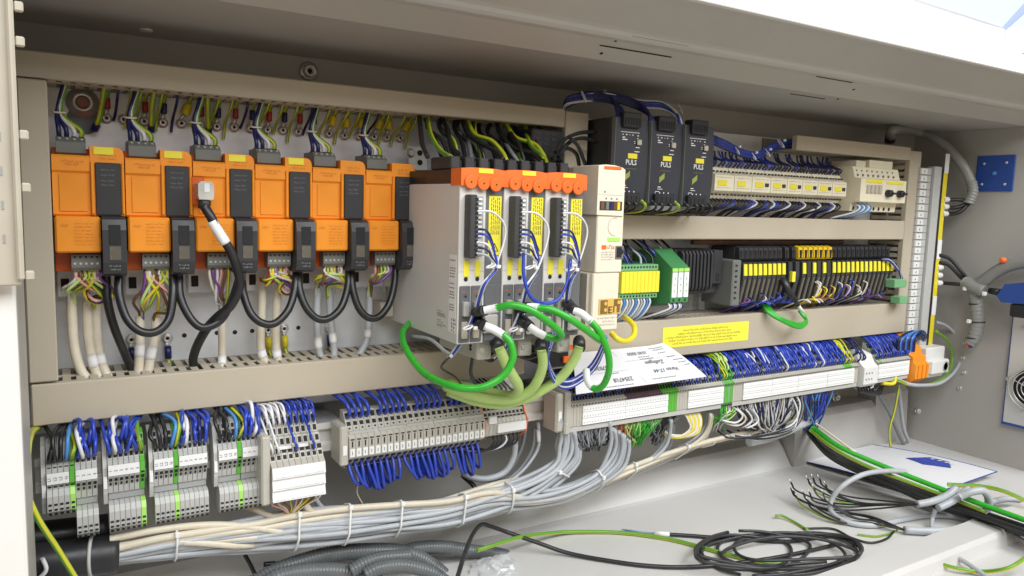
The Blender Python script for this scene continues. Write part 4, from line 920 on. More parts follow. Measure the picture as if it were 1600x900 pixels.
for k in range(3):
    wire([P(x, y, z) for x, y, z in ((1190 + 4 * k, 470, -.07), (1200 + 3 * k, 488 - k, -.09), (1225, 503 - 2 * k, -.105), (1248, 512 - 3 * k, -.11), (1260, 505 - 2 * k, -.108), (1258 - k, 495, -.10), (1252 - 2 * k, 485, -.092))], .0028, 'w_green', 'bright green network cable looping out over the broad duct', 'cable', 'green network cables over the broad duct', name='cable', n=8)
MB().tube(C([(1244, 472, -.095), (1249, 480, -.095), (1255, 488, -.096)]), .0034, 8).solo('cable_marker', 'label_white', 'white sleeve on the green network cable below the bus module', 'marker sleeve')
t = thing('network_plug', 'black angled plug hanging from the bus module', 'plug', P(1232, 450, -.10)); MB().tube(C([(1222, 435, -.092), (1232, 455, -.10), (1243, 470, -.098)]), [.006, .0065, .004], 8).part('body', 'black', t); MB().tube(C([(1240, 466, -.098), (1247, 477, -.097)]), .004, 8).part('boot', 'charcoal', t)
for k in range(5): wire(C([(1376, 405, -.088), (1390, 405 + k, -.092), (1402, 418 + k, -.095), (1407 + k * .5, 432, -.097), (1409 + k, 448, -.096)]), .0014, ['w_navy', 'w_white', 'w_navy', 'w_black', 'w_blue'][k], ['dark blue', 'white', 'navy', 'black', 'blue'][k] + ' wire curving from the end plc module to the green plug', group='wires to the green plug')
for i, (x0, y0, x1, y1) in enumerate(((1399, 437, 1416, 449), (1407, 464, 1418, 474))):
    t = thing('green_plug', ['larger green plug with wires at the upright duct', 'smaller green plug below the larger one at the upright duct'][i], 'plug', P(x0, y1, -.10)); a = P(x0, y0, -.105); b = P(x1, y1, -.105)
    B(a.x, b.x, -.105, -.084, b.z, a.z, c=.0012).part('body', 'green_pale', t); B(b.x - .001, b.x + .006, -.102, -.088, b.z + .002, a.z - .003, c=.001).part('latch', 'green_term', t)
# dark red flat bars glimpsed above the modules
B(qx(1110), qx(1345), -.03, -.02, .4485, .4565, c=.001).solo('copper_bar', 'w_brown', 'dark brown bar in the shade above the plc modules', 'bar')

# ================================================================ TERMINAL RAIL AT THE BOTTOM
t = thing('din_rail', 'bright steel mounting rail carrying the bottom terminal rows', 'rail', (.75, -.07, .192))
zr0, zr1 = .1915, .2285
MB().prism([(-.0715, zr0), (-.0730, zr0), (-.0730, zr0 + .008), (-.066, zr0 + .0085), (-.066, zr1 - .0085), (-.0730, zr1 - .008), (-.0730, zr1), (-.0715, zr1), (-.0715, zr1 - .0092), (-.0645, zr1 - .0098), (-.0645, zr0 + .0098), (-.0715, zr0 + .0092)], 'x', -.03, 1.50).part('profile', 'rail', t)
for x in (.02, .28, .62, .97, 1.34): B(x, x + .03, -.0643, YB - .001, .200, .220).part('standoff', 'galv', t)
E_ = .00022
def slices(t, x0, n, pitch, prof, holes, matf, name='terminal', mh='hole'):
    cache = {}
    for k in range(n):
        m_ = matf(k); x = x0 + k * pitch
        if m_ not in cache:
            mb = MB(); mb.prism(prof, 'x', x + .0001, x + pitch - .0004, 0)
            cy = sum(p[0] for p in prof) / len(prof); cz_ = sum(p[1] for p in prof) / len(prof)
            for (e, a, b, w) in holes:
                p, q = Vector(prof[e]), Vector(prof[(e + 1) % len(prof)]); d = (q - p); nrm = Vector((d.y, -d.x)).normalized()
                mid = (p + q) / 2
                if nrm.dot(mid - Vector((cy, cz_))) < 0: nrm = -nrm
                u, v = p + d * a + nrm * E_, p + d * b + nrm * E_; xa, xb = x + pitch * (.5 - w / 2), x + pitch * (.5 + w / 2)
                mb.quad((xa, u.x, u.y), (xb, u.x, u.y), (xb, v.x, v.y), (xa, v.x, v.y), 1)
            cache[m_] = (mb.part(name, [m_, mh], t), x)
        else: s, sx = cache[m_]; piece(s, (x - sx, 0, 0))
def tx(px, py=740, Y=-.105): return P(px, py, Y).x
# --- four grey pluggable groups
profA = [(-.074, .188), (-.096, .188), (-.098, .196), (-.1055, .2085), (-.1055, .2215), (-.102, .2225), (-.102, .2255), (-.100, .2265), (-.088, .2485), (-.080, .2515), (-.074, .2515)]
holesA = [(2, .12, .42, .42), (2, .55, .88, .62), (7, .06, .26, .62), (7, .36, .66, .7), (7, .76, .95, .6), (3, .06, .22, .7)]
profB = [(-.074, .188), (-.098, .188), (-.100, .196), (-.103, .2085), (-.1055, .2095), (-.1055, .2215), (-.102, .2225), (-.102, .2255), (-.100, .2265), (-.088, .2485), (-.080, .2515), (-.074, .2515)]
groups = [('grey terminal group beside the green-yellow wires, with a stepped pair of plugs', 72, 160, [(5, 4, 'hi'), (4, None, 'lo')]), ('grey terminal group of seven with one long plug and end earth terminal', 168, 234, [(7, 6, 'lo')]), ('grey terminal group with two plugs side by side and thick black wires', 240, 331, [(5, 4, 'lo'), (6, None, 'lo')]), ('grey terminal group of nine next to the white-labelled terminals', 341, 414, [(5, 4, 'lo'), (4, None, 'lo')])]
TOPW = []
for gi, (lab, pa, pb, subs) in enumerate(groups):
    xa, xb = tx(pa, 752 - pa * .155), tx(pb, 752 - pb * .155); n = sum(s[0] for s in subs); pit = (xb - xa) / (n + .9)
    t = thing('terminal_group', lab, 'terminal block', ((xa + xb) / 2, -.09, .13), 'grey pluggable terminal groups')
    MB().prism([(-.072, .178), (-.100, .178), (-.103, .19), (-.103, .218), (-.092, .247), (-.072, .252)], 'x', xa - .0045, xa - .0005).part('end_bracket', 'term_light', t)
    B(xa - .0042, xa - .0008, -.1042, -.1030, .196, .209).part('end_label', 'label_white', t)
    x = xa
    for (cnt, pe, lv) in subs:
        slices(t, x, cnt, pit, profA if lv == 'lo' else profB, holesA, lambda k, pe=pe: 'pe_green' if k == pe else 'term_light')
        lo_ = cnt if pe is None else pe
        st = B(x + .0002, x + lo_ * pit - .0006, -.1066, -.1050, .2098, .2212, c=.0003).part('marker_strip', 'label_white', t)
        for k in range(lo_):
            s_ = ('L1', 'L2', 'L3', 'N')[k] if (gi in (0, 2, 3) and pe == 4) else str(k + 1)
            text(s_, .0042, (x + (k + .5) * pit, -.1068, .2155), 'ink_soft', st, rot=(math.pi / 2, -math.pi / 2, 0))
        if lv == 'hi': z0, z1 = .1765, .2055
        else: z0, z1 = .148, .179
        zoff = 0
        for k in range(cnt):
            xx = x + k * pit; m_ = 'lime' if k == pe else 'term_light'
            if k == 0 or (pe is not None and k == pe):
                pg = MB().prism([(-.080, z0), (-.104, z0), (-.1105, z0 + .006), (-.1105, z1 - .007), (-.1065, z1 - .001), (-.100, z1), (-.080, z1)], 'x', xx + .0001, xx + pit - .0003)
                for (za, zb2) in ((z0 + .0015, z0 + .0048), (z0 + .0070, z0 + .0092), (z0 + .0122, z0 + .0145)):
                    yy = -.1108 if za > z0 + .005 else -.1085; pg.quad((xx + pit * .2, yy - .0002, za), (xx + pit * .8, yy - .0002, za), (xx + pit * .8, yy - .0002 - (0 if za > z0 + .005 else .0022), zb2), (xx + pit * .2, yy - .0002 - (0 if za > z0 + .005 else .0022), zb2), 1)
                src = pg.part('plug_pole', [m_, 'hole'], t); sx = xx
            else: piece(src, (xx - sx, 0, 0))
        if lv == 'lo': B(x + .0003, x + cnt * pit - .0004, -.094, -.076, .1795, .1878, c=.0006).part('plug_seat', 'term_grey', t)
        for k in range(cnt): TOPW.append((gi, x + (k + .5) * pit, k == pe, n, k))
        x += cnt * pit
seqs = [['w_black', 'w_black', 'w_black', 'w_light', 'w_earth', 'w_blue', 'w_white', 'w_blue', 'w_blue'], ['w_blue', 'w_white', 'w_blue', 'w_blue', None, 'w_blue', 'w_earth'], ['w_black', 'w_black', 'w_black', 'w_light', 'w_earth', 'w_blue', 'w_white', None, 'w_blue', 'w_navy', 'w_blue'], ['w_black', 'w_black', 'w_black', 'w_light', 'w_earth', 'w_blue', 'w_blue', 'w_white', 'w_blue']]
WN = {'w_black': 'black', 'w_light': 'light blue', 'w_earth': 'yellow-green', 'w_blue': 'blue', 'w_white': 'white', 'w_navy': 'dark blue', 'w_grey': 'grey', 'w_beige': 'beige', 'w_red': 'red', 'w_green': 'green', 'w_yellow': 'yellow', 'w_brown': 'brown', 'w_orange': 'orange', 'w_lime': 'light green', 'w_violet': 'violet', 'w_pink': 'pink', 'w_greydark': 'dark grey'}
gl = ['stepped-plug', 'seven-pole', 'twin-plug', 'nine-pole']
cnt_ = {}
for (gi, x, pe, n, k) in TOPW:
    i = cnt_.get(gi, 0); cnt_[gi] = i + 1; m_ = seqs[gi][i]
    if m_ is None: continue
    for rep in range(2 if m_ in ('w_blue', 'w_white') else 1):
        j = random.uniform(-.006, .006); hole = (-.0965, .2335) if rep == 0 else (-.0905, .2445)
        back = Vector((x + random.uniform(-.018, .018), -.045, .266)); arch = .007 + random.uniform(0, .013)
        wire([(x, hole[0] + .003, hole[1] - .004), (x + j * .2, hole[0] - .009 - random.uniform(0, .004), hole[1] + .006), (x + j, hole[0] - .004, hole[1] + .007 + arch), ((x + back.x) / 2, -.066, .263), back], .0021 if m_ != 'w_black' else .0023, m_, '%s wire arching into the top of the %s grey terminal group' % (WN[m_], gl[gi]), group='wires into the grey terminal groups')
# --- triple-level white labelled group
xa, xb = tx(424, 700, -.125), tx(508, 690, -.125); n = 9; pit = (xb - xa) / n
t = thing('terminal_group', 'tiered terminal group with three broad white label strips', 'terminal block', ((xa + xb) / 2, -.09, .15))
profC = [(-.074, .158), (-.122, .158), (-.1265, .163), (-.1265, .1985), (-.119, .2035), (-.110, .2165), (-.106, .2165), (-.100, .2265), (-.095, .2270), (-.084, .2480), (-.074, .2485)]
slices(t, xa, n, pit, profC, [(4, .1, .42, .6), (4, .58, .95, .75), (6, .2, .8, .6), (8, .06, .35, .6), (8, .52, .9, .75)], lambda k: 'term_cream')
for z0 in (.1985, .1850, .1715):
    MB().prism([(-.1266, z0 - .0128), (-.1305, z0 - .0128), (-.1275, z0 - .0002), (-.1266, z0 - .0002)], 'x', xa + .0003, xb - .0006).part('label_strip', 'label_white', t)
mb = MB(); [scrib(mb, xa + .004, xb - .004, -.1308, z0, .0016) for z0 in (.187, .1735, .160)]; mb.part('print', 'term_light', t)
B(xa - .011, xa - .0005, -.124, -.074, .154, .236, c=.002).part('end_bracket', 'term_cream', t)
B(xa + .010, xa + .026, -.1140, -.1085, .2150, .2185, c=.0004).part('marker', 'label_white', t); B(xa + .034, xa + .046, -.1140, -.1085, .2150, .2185, c=.0004).part('marker', 'label_white', t)
for k in range(30):
    x = xa + (k % 9 + .5) * pit; tier = k // 9; m_ = 'w_white' if (k % 9) < 4 else 'w_blue'
    if tier == 2 and k % 9 not in (0, 1, 4, 7): continue
    h = [(-.0895, .238), (-.087, .245), (-.113, .211), (-.0895, .24)][tier]
    wire([(x, h[0] + .002, h[1] - .003), (x - .001, h[0] - .007, h[1] + .006), (x - .004, h[0] - .002, h[1] + .018), (x - .008 + random.uniform(-.004, .004), -.068, .262), (x - .012, -.045, .266)], .0014, m_, '%s wire bending into the tiered white-labelled terminals' % WN[m_], group='wires into the tiered terminals')
for k in range(9):
    m_ = ['w_pink', 'w_beige', 'w_brown', 'w_earth', 'w_pink', 'w_white', 'w_yellow', 'w_brown', 'w_beige'][k]; x = xa + (k + .5) * pit
    wire([(x, -.112, .159), (x, -.114, .150), (x * .55 + (xa + .03) * .45, -.11, .142), (xa + .024 + .001 * k, -.105, .132)], .0013, m_, '%s wire gathered below the tiered white-labelled terminals' % WN[m_], group='wires under the tiered terminals')
# --- long cream terminal row with blue bridges
xa, xb = tx(545, 690, -.110), tx(757, 660, -.110); n = 23; pit = (xb - xa) / n
t = thing('terminal_group', 'long cream terminal row with single white markers and blue wires above and below', 'terminal block', ((xa + xb) / 2, -.09, .165))
profD = [(-.074, .170), (-.086, .170), (-.104, .187), (-.109, .189), (-.112, .191), (-.112, .2160), (-.108, .2190), (-.106, .2230), (-.103, .2230), (-.086, .2440), (-.074, .2440)]
slices(t, xa, n, pit, profD, [(1, .15, .5, .6), (1, .68, .95, .7), (4, .55, .85, .22), (4, .9, .97, .6), (8, .08, .16, .3), (8, .26, .46, .62), (8, .62, .9, .68)], lambda k: 'term_cream')
mk = None
for k in range(n):
    if mk is None: mk = B(xa + .0008, xa + pit - .0012, -.1135, -.1118, .1925, .2025, c=.0004).part('marker', 'label_white', t)
    else: piece(mk, (k * pit, 0, 0))
    B(xa + k * pit + .0032, xa + k * pit + .0040, -.1139, -.1134, .1955, .2000).part('print', 'ink_soft', t)
for k in range(5): B(xa + .001 + k * (xb - xa) / 5, xa + (k + 1) * (xb - xa) / 5 - .003, -.1085, -.1056, .2198, .2235, c=.0004).part('marker_strip', 'term_light', t)
B(xa - .0115, xa - .0005, -.112, -.074, .182, .232, c=.002).part('end_bracket', 'term_cream', t); B(xa - .008, xa - .003, -.1128, -.1118, .196, .208).part('end_label', 'label_white', t)
for k in range(n):
    x = xa + (k + .5) * pit
    if k % 6 != 4:
        wire([(x, -.091, .236), (x, -.100, .245), (x - .003, -.094, .257), (x - .008 + random.uniform(-.006, .006), -.066, .264), (x - .012, -.045, .267)], .0024, 'w_blue', 'blue wire rising from the top of the long cream terminal row', group='blue wires over the long cream row')
for (k0, k1) in ((0, 9), (9, 18), (18, 23)):
    c = xa + (k0 + k1) / 2 * pit
    for k in range(k0, k1):
        x = xa + (k + .5) * pit; dd = (x - c); dep = .034 * (1 - .35 * abs(dd) / (pit * 5))
        jx = random.uniform(-.003, .003); dep *= random.uniform(.85, 1.1)
        wire([(x, -.096, .180), (x + .0005, -.101, .172), (x * .93 + c * .07 + .003 + jx, -.106, .172 - dep * .55), (x * .8 + c * .2 + .007 + jx, -.102, .172 - dep * .95), (x * .65 + c * .35 + .010, -.088, .172 - dep), (x * .6 + c * .4 + .011, -.072, .172 - dep * .55), (x * .6 + c * .4 + .011, -.062, .172)], .0023, 'w_blue', 'blue wire hanging in a loop under the long cream terminal row', group='blue loops under the long cream row')
wire(C([(557, 740, -.095), (560, 755, -.095), (558, 770, -.093), (567, 788, -.09)]), .0008, 'w_beige', 'single loose thin strand dangling below the long cream row')
# --- short block with orange end plates
xa, xb = tx(757, 660, -.105), tx(820, 650, -.105); n = 10; pit = (xb - xa) / n
t = thing('terminal_group', 'short terminal block with orange end plates and rows of dark openings', 'terminal block', ((xa + xb) / 2, -.09, .18))
profE = [(-.074, .182), (-.092, .182), (-.106, .1905), (-.110, .2085), (-.106, .214), (-.102, .2155), (-.088, .2480), (-.074, .2500)]
slices(t, xa, n, pit, profE, [(1, .2, .8, .6), (4, .1, .9, .6), (5, .05, .16, .6), (5, .26, .42, .75), (5, .50, .62, .6), (5, .72, .90, .75)], lambda k: 'term_cream' )
for x in (xa - .0022, xb + .0002): MB().prism([(-.074, .180), (-.093, .180), (-.1075, .190), (-.1115, .209), (-.1035, .217), (-.089, .2500), (-.074, .2520)], 'x', x, x + .0018).part('end_plate', 'orange_cap', t)
B(xa + .018, xb - .001, -.1118, -.1075, .1945, .2070, c=.0003).part('marker_strip', 'label_white', t); B(xa + .004, xa + .016, -.1118, -.1070, .2085, .2185, c=.0003).part('marker_strip', 'label_white', t)
for k in range(7):
    x = xa + .006 + k * .0065; m_ = 'w_white' if 2 < k < 6 else 'w_black'
    wire([(x, -.094, .238), (x, -.103, .243), (x - .002, -.10, .256), (x - .008, -.07, .266)], .0014, m_, '%s wire into the block with orange end plates' % WN[m_], group='wires into the orange-ended block')
    wire([(x + .012, -.098, .187), (x + .012, -.102, .178), (x, -.098, .168), (x - .03, -.085, .163), (x - .045, -.07, .168)], .0015, 'w_white' if k == 3 else 'w_black', '%s wire curling under the block with orange end plates' % ('white' if k == 3 else 'black'), group='wires under the orange-ended block')
# --- long rows with continuous white label strips
profR = [(-.074, .176), (-.100, .176), (-.106, .183), (-.109, .186), (-.109, .2165), (-.1125, .2175), (-.1125, .2200), (-.107, .2225), (-.100, .2310), (-.097, .2310), (-.090, .2420), (-.087, .2420), (-.080, .2530), (-.074, .2540)]
holesR = [(1, .2, .8, .6), (5, .15, .85, .55), (7, .15, .85, .7), (9, .15, .85, .7), (11, .15, .85, .7)]
def longrow(label, xa, xb, strips, green, plates, n=None):
    n = n or int((xb - xa) / .0056); pit = (xb - xa) / n
    t = thing('terminal_group', label, 'terminal block', ((xa + xb) / 2, -.09, .17), 'long white-labelled terminal rows')
    slices(t, xa, n, pit, profR, holesR, lambda k: 'pe_green' if k in green else ('maroon' if k in plates else 'term_cream'))
    for (a, b) in strips:
        for r in range(3):
            z0 = .1868 + r * .0098; MB().prism([(-.1092, z0), (-.1118, z0 + .0003), (-.1112, z0 + .0092), (-.1092, z0 + .0094)], 'x', a, b).part('label_strip', 'label_white', t)
        mb = MB()
        for r in range(3):
            x = a + .002
            while x < b - .002: mb.quad((x, -.1120, .1895 + r * .0098), (x + .0016, -.1120, .1895 + r * .0098), (x + .0016, -.1118, .1915 + r * .0098), (x, -.1118, .1915 + r * .0098)); x += .0052
        mb.part('print', 'term_light', t)
    B(xa + .0005, xb - .0005, -.1085, -.1075, .1775, .1845, c=.0003).part('lower_rail', 'term_light', t)
    return t, n, pit
YL = -.111
def lx(px, py): return P(px, py, YL).x
xa, xb = lx(893, 640), lx(1131, 598); pw_ = xb - xa
sA = [(lx(911, 640), lx(977, 632)), (lx(977.6, 632), lx(1044, 622)), (lx(1076, 615), lx(1131, 605))]
tA, nA, pA = longrow('long white-labelled terminal row lying under the paper sheet', xa, xb, sA, set(range(31, 37)) , set(range(18, 31)))
B(xa - .026, xa - .0125, -.110, -.074, .180, .238, c=.003).part('end_bracket', 'term_cream', tA); B(xa - .0115, xa - .0005, -.112, -.074, .176, .240, c=.002).part('end_bracket', 'term_cream', tA); B(xa - .0225, xa - .017, -.1109, -.1098, .198, .212).part('end_label', 'label_white', tA)
xg0, xg1 = lx(1131, 600), lx(1147, 598)
t = thing('earth_terminal', 'bright green earth terminal block between two white-labelled rows', 'terminal block', ((xg0 + xg1) / 2, -.09, .17)); slices(t, xg0 + .0006, 4, (xg1 - xg0) / 4, profR, holesR, lambda k: 'pe_green' if k % 2 else 'green_pale')
xc, xd = lx(1147.5, 600), lx(1343, 566)
sB = [(lx(1162, 605), lx(1206, 600)), (lx(1206.6, 600), lx(1247, 592)), (lx(1247.6, 592), lx(1293, 585)), (lx(1293.6, 585), lx(1335, 578))]
tB, nB, pB = longrow('longest white-labelled terminal row crowded with blue wires on top', xc, xd, sB, set(range(53, 57)), set())
xe, xf = lx(1372, 565), lx(1423, 556)
tC, nC, pC = longrow('short white-labelled terminal row next to the orange terminals', xe, xf, [(lx(1374, 565), lx(1422, 556))], {1}, set())
def comb(xa, n, p, skip, mats, label, group, dens=2, zr=.264):
    for k in range(n):
        if k in skip: continue
        x = xa + (k + .5) * p
        for r in range(dens):
            h = [(-.1035, .2267), (-.0935, .2365), (-.0835, .2475)][(k + r) % 3]; m_ = random.choice(mats); j = random.uniform(-.006, .006); up_ = random.uniform(.008, .016)
            wire([(x, h[0] + .001, h[1] - .002), (x + j * .1, h[0] - .005, h[1] + .005), (x + j * .5, h[0] - .001, min(h[1] + up_, .2575 + random.uniform(0, .003))), (x + j, -.076, zr - .001 + random.uniform(-.003, .0025)), (x + j * 1.5, -.045, zr)], .00155, m_, '%s wire %s' % (WN[m_], label), group=group, per=4)
comb(xa, nA, pA, set(range(18, 35)), ['w_blue', 'w_blue', 'w_navy', 'w_blue'], 'arching into the row under the paper sheet', 'wires over the paper-covered row', 2, .258)
comb(xc, nB, pB, {k for k in range(nB) if k % 9 == 4 or k > nB - 8}, ['w_blue'] * 11 + ['w_navy', 'w_white'], 'arching into the longest white-labelled row', 'wires over the longest row', 3)
comb(xc + pB * (nB - 7), 4, pB, (), ['w_yellow', 'w_earth'], 'at the end of the longest white-labelled row', 'yellow wires over the longest row', 2)
comb(xd + .002, 4, .0056, (), ['w_navy', 'w_black'], 'beside the small white relay', 'dark wires beside the relay', 2)
comb(xe, nC, pC, (), ['w_blue', 'w_navy', 'w_blue'], 'arching into the short white-labelled row', 'wires over the short row', 3)
comb(xg0, 4, (xg1 - xg0) / 4, (), ['w_earth', 'w_lime', 'w_green'], 'arching into the bright green earth terminal', 'earth wires over the green terminal', 3)
# small white relay between the rows
a, b = lx(1347, 560), lx(1369, 556)
t = thing('coupling_relay', 'small white relay standing between the longest and the short row', 'relay module', ((a + b) / 2, -.09, .165)); bd = MB().prism([(-.074, .176), (-.112, .176), (-.118, .182), (-.118, .214), (-.108, .222), (-.100, .236), (-.080, .242), (-.074, .242)], 'x', a, b).part('body', 'white_plastic', t)
for r in range(2):
    for c in range(3): B(a + .006 + c * .0088, a + .009 + c * .0088, -.1186, -.1178, .190 + r * .012, .193 + r * .012).part('slot', 'ink_soft', bd)
MB().tube(C([(1362, 592, -.105), (1364, 604, -.105), (1352, 610, -.10), (1335, 606, -.09)]), .002, 6).solo('wire', 'w_white', 'white wire hooking under the small white relay', 'wire')
# orange terminals and white end socket
a = lx(1424, 556); 
t = thing('orange_terminal_group', 'orange zigzag fuse terminals at the end of the rail', 'terminal block', (a + .02, -.09, .17))
for k in range(6):
    x = a + k * .0075; o_ = .0018 * (k % 2); MB().prism([(-.060, .166), (-.108, .166 + o_), (-.122 - o_, .178), (-.123 - o_, .206), (-.116, .212), (-.115, .222), (-.106, .226), (-.104, .238), (-.094, .243), (-.091, .256), (-.080, .260), (-.060, .266 + o_)], 'x', x, x + .0071).part('terminal', 'orange', t)
for k in range(3): B(a + .036, a + .0445, -.1205, -.1180, .178 + k * .009, .182 + k * .009).part('entry', 'hole', t)
a2, b2 = P(1451, 540, -.115), P(1478, 592, -.115)
t = thing('end_socket', 'white plastic socket closing the end of the terminal rail', 'socket', (a2.x, -.09, .165)); B(a2.x + .001, b2.x - .008, -.112, -.062, .172, .236, c=.002).part('body', 'white_plastic', t); B(a2.x + .012, b2.x - .004, -.122, -.085, .180, .210, c=.003).part('hood', 'white_plastic', t)
sc = MB().lathe((b2.x - .019, -.122, .195), (0, -1, 0), [(.011, 0), (.011, .0012), (.009, .0012), (.0085, -.001)], 18).part('socket_ring', 'term_light', t)
for k in range(14):
    v = random.uniform(-6, 6); m_ = ['w_black', 'w_navy', 'w_light', 'w_blue'][k % 4]
    wire(C([(1402 + k * 2, 552 - k * .2, -.105), (1405 + k * 2, 530 + v * .4, -.11), (1425 + k * 1.2, 520 + v * .7, -.10), (1440 + k * .6, 528 + v, -.09), (1448, 545 + v, -.08)]), .0019, m_, '%s wire curling over the orange fuse terminals' % WN[m_], group='wires over the orange terminals')

# ================================================================ GREEN CABLES AT THE SERVO DRIVES
def cable(L, r, m, label, group=None, n=10, per=6, name='cable'): return wire(C(L), r, m, label, 'cable', group, name=name, n=n, per=per)
def sleeve(L, r, label, m='label_white', cat='marker sleeve', group=None): return MB().tube(cr(C(L), 4), r, 10).solo('cable_marker', m, label, cat, group, recalc=False)
cable([(640, 505, -.08), (629, 520, -.11), (634, 545, -.15), (662, 582, -.20), (705, 603, -.25), (750, 606, -.272), (785, 588, -.280), (801, 560, -.282), (797, 535, -.278), (785, 522, -.272)], .0043, 'w_green', 'bright green cable swinging in a wide arc below the first servo drive')
sleeve([(788, 525, -.2725), (774, 516, -.268), (757, 509, -.262)], .0048, 'white sleeve ending the wide green arc at the first servo drive')
cable([(776, 481, -.262), (800, 477, -.275), (828, 484, -.285), (855, 502, -.288), (874, 518, -.284), (876, 526, -.276), (866, 529, -.268), (849, 524, -.262)], .0043, 'w_green', 'bright green cable hooking from the first to the middle servo drive')
sleeve([(757, 485, -.252), (768, 483, -.257), (778, 481, -.2625)], .0048, 'pale sleeve at the first drive end of the hooked green cable'); sleeve([(851, 525, -.2625), (838, 518, -.258), (827, 510, -.252)], .0048, 'pale sleeve at the middle drive end of the hooked green cable')
cable([(840, 481, -.262), (862, 484, -.272), (890, 498, -.28), (915, 515, -.28), (932, 528, -.272), (938, 532, -.262), (930, 525, -.25)], .0043, 'w_green', 'bright green cable slanting from the middle drive towards the cream module')
sleeve([(824, 480, -.252), (834, 480, -.257), (842, 481, -.2625)], .0048, 'pale sleeve on the slanting green cable')
cable([(921, 500, -.266), (936, 518, -.272), (949, 548, -.274), (952, 575, -.270), (945, 598, -.260), (934, 608, -.250), (924, 605, -.24)], .0043, 'w_green', 'bright green cable bowing past the paper sheet')
sleeve([(897, 485, -.252), (910, 491, -.26), (924, 503, -.267)], .0048, 'white sleeve above the green cable bowing past the paper'); sleeve([(925, 606, -.241), (918, 595, -.235), (916, 578, -.225)], .0045, 'white sleeve ending the green cable at the paper sheet')
for i, L in enumerate([[(748, 503), (757, 510)], [(815, 500), (829, 511)], [(886, 474), (899, 486)], [(745, 488), (758, 485)], [(812, 482), (826, 480)]]):
    MB().tube([P(L[0][0], L[0][1], -.228), P(L[1][0], L[1][1], -.254)], [.0075, .0062], 10).solo('network_plug', 'black', ['black plug of the wide green arc on the first servo drive', 'black plug of the hooked green cable on the middle servo drive', 'black plug of the bowing green cable on the third servo drive', 'black plug with pale sleeve beside the steel socket of the first drive', 'black plug of the slanting green cable on the middle servo drive'][i], 'plug')
for i, (L, cl) in enumerate((([(779, 541), (789, 565), (800, 585), (810, 602), (808, 614), (795, 618), (775, 614), (740, 606), (700, 598)], (775, 535)), ([(846, 545), (848, 570), (840, 595), (826, 612), (800, 624), (765, 624), (725, 615), (695, 604)], (845, 538)), ([(905, 540), (897, 562), (878, 588), (850, 608), (818, 624), (780, 632), (740, 626), (700, 612)], (905, 533)))):
    nm = ['first', 'middle', 'third'][i]; n = len(L)
    cable([(x, y, -.225 + .125 * (k / (n - 1)) ** 1.5) for k, (x, y) in enumerate(L)], .0063, 'w_lime', 'pale lime motor cable running down from the %s servo drive' % nm, n=12)
    c0 = P(cl[0], cl[1], -.215); c1 = P(L[0][0], L[0][1] + 4, -.226)
    MB().tube([c0 + (c0 - c1) * .3, c0, c1], [.0068, .0082, .0080], 12).solo('cable_gland', 'black', 'black gland holding the lime motor cable of the %s servo drive' % nm, 'cable gland')
    k = [(795, 590), (833, 603), (850, 608)][i]; k2 = [(806, 602), (823, 614), (835, 615)][i]
    sleeve([(k[0], k[1], -.186 + .0), (k2[0], k2[1], -.176)], .0068, 'white marker sleeve on the lime motor cable of the %s servo drive' % nm) if i == 0 else None
    # clamp plate behind the plug
    a = P([755, 823, 888][i], [492, 495, 490][i], -.222); B(a.x, a.x + .020, -.224, -.2195, a.z - .022, a.z, c=.002).solo('shield_plate', 'steel', 'bright steel shield plate on the %s servo drive' % nm, 'plate')
for k in range(7):
    m_ = ['w_blue', 'w_white', 'w_blue', 'w_navy', 'w_blue', 'w_white', 'w_blue'][k]
    wire([P(x, y, z) for x, y, z in ((862 + k, 520, -.23), (856, 560 + k, -.22), (870, 590 + 2 * k, -.20), (895, 592 + 2 * k, -.19), (922 + k, 572 + k, -.20), (938 + k, 545, -.22), (943 + k * .7, 525, -.24))], .0017, m_, '%s wire looping round the lime cable of the third drive' % WN[m_], group='control wire loop beside the paper')
for k, L in enumerate([[(735, 545), (760, 556), (772, 549), (765, 545)], [(735, 540), (755, 545), (775, 540)], [(740, 548), (765, 564), (778, 555)], [(800, 540), (820, 552), (843, 548)], [(800, 545), (822, 560), (846, 553)], [(738, 560), (736, 585), (748, 606)]]):
    wire([P(x, y, -.19 + .01 * q) for q, (x, y) in enumerate(L)], .0022, 'w_black', 'black lead curling under the servo drives', group='black leads under the servo drives')
B(P(858, 540, -.16).x, P(890, 540, -.16).x, -.16, -.03, P(870, 575, -.16).z, P(870, 512, -.16).z, c=.002).solo('connector_housing', 'black', 'black connector housing behind the third lime cable', 'connector')
for i, (a, b, c_, d) in enumerate(((882, 540, 898, 546), (880, 557, 897, 565))): p = P(a, b, -.163); q = P(c_, d, -.163); B(p.x, q.x, -.165, -.161, q.z, p.z, c=.0005).solo('connector_clip', 'orange_cap', ['upper orange clip on the black connector housing', 'lower orange clip on the black connector housing'][i], 'clip')

# ================================================================ STICKER AND PAPER
a = P(1036, 512, YF); b = P(1168, 533, YF)
t = thing('warning_sticker', 'yellow sticker with five lines of dark print on the broad duct', 'sticker', ((a.x + b.x) / 2, YF, b.z))
zt2 = P(1100, 507, YF).z; zb2 = P(1100, 538, YF).z
B(a.x, b.x, YF - .0006, YF - .0002, zb2, zt2).part('sheet', 'sticker', t)
mb = MB(); 
for k, (u, v) in enumerate(((.22, .74), (.16, .78), (.03, .89), (.07, .85), (.11, .80))): scrib(mb, a.x + (b.x - a.x) * u, a.x + (b.x - a.x) * v, YF - .0008, zt2 - .0085 - k * .0052, .0030)
mb.part('print', 'ink', t)
A_, B_, C_, D_ = P(1037, 538, -.0855), P(1104, 588, -.136), P(900, 616, -.136), P(895, 552, -.0855)
t = thing('paper_sheet', 'white printed delivery note lying upside down on the terminal row', 'paper', C_)
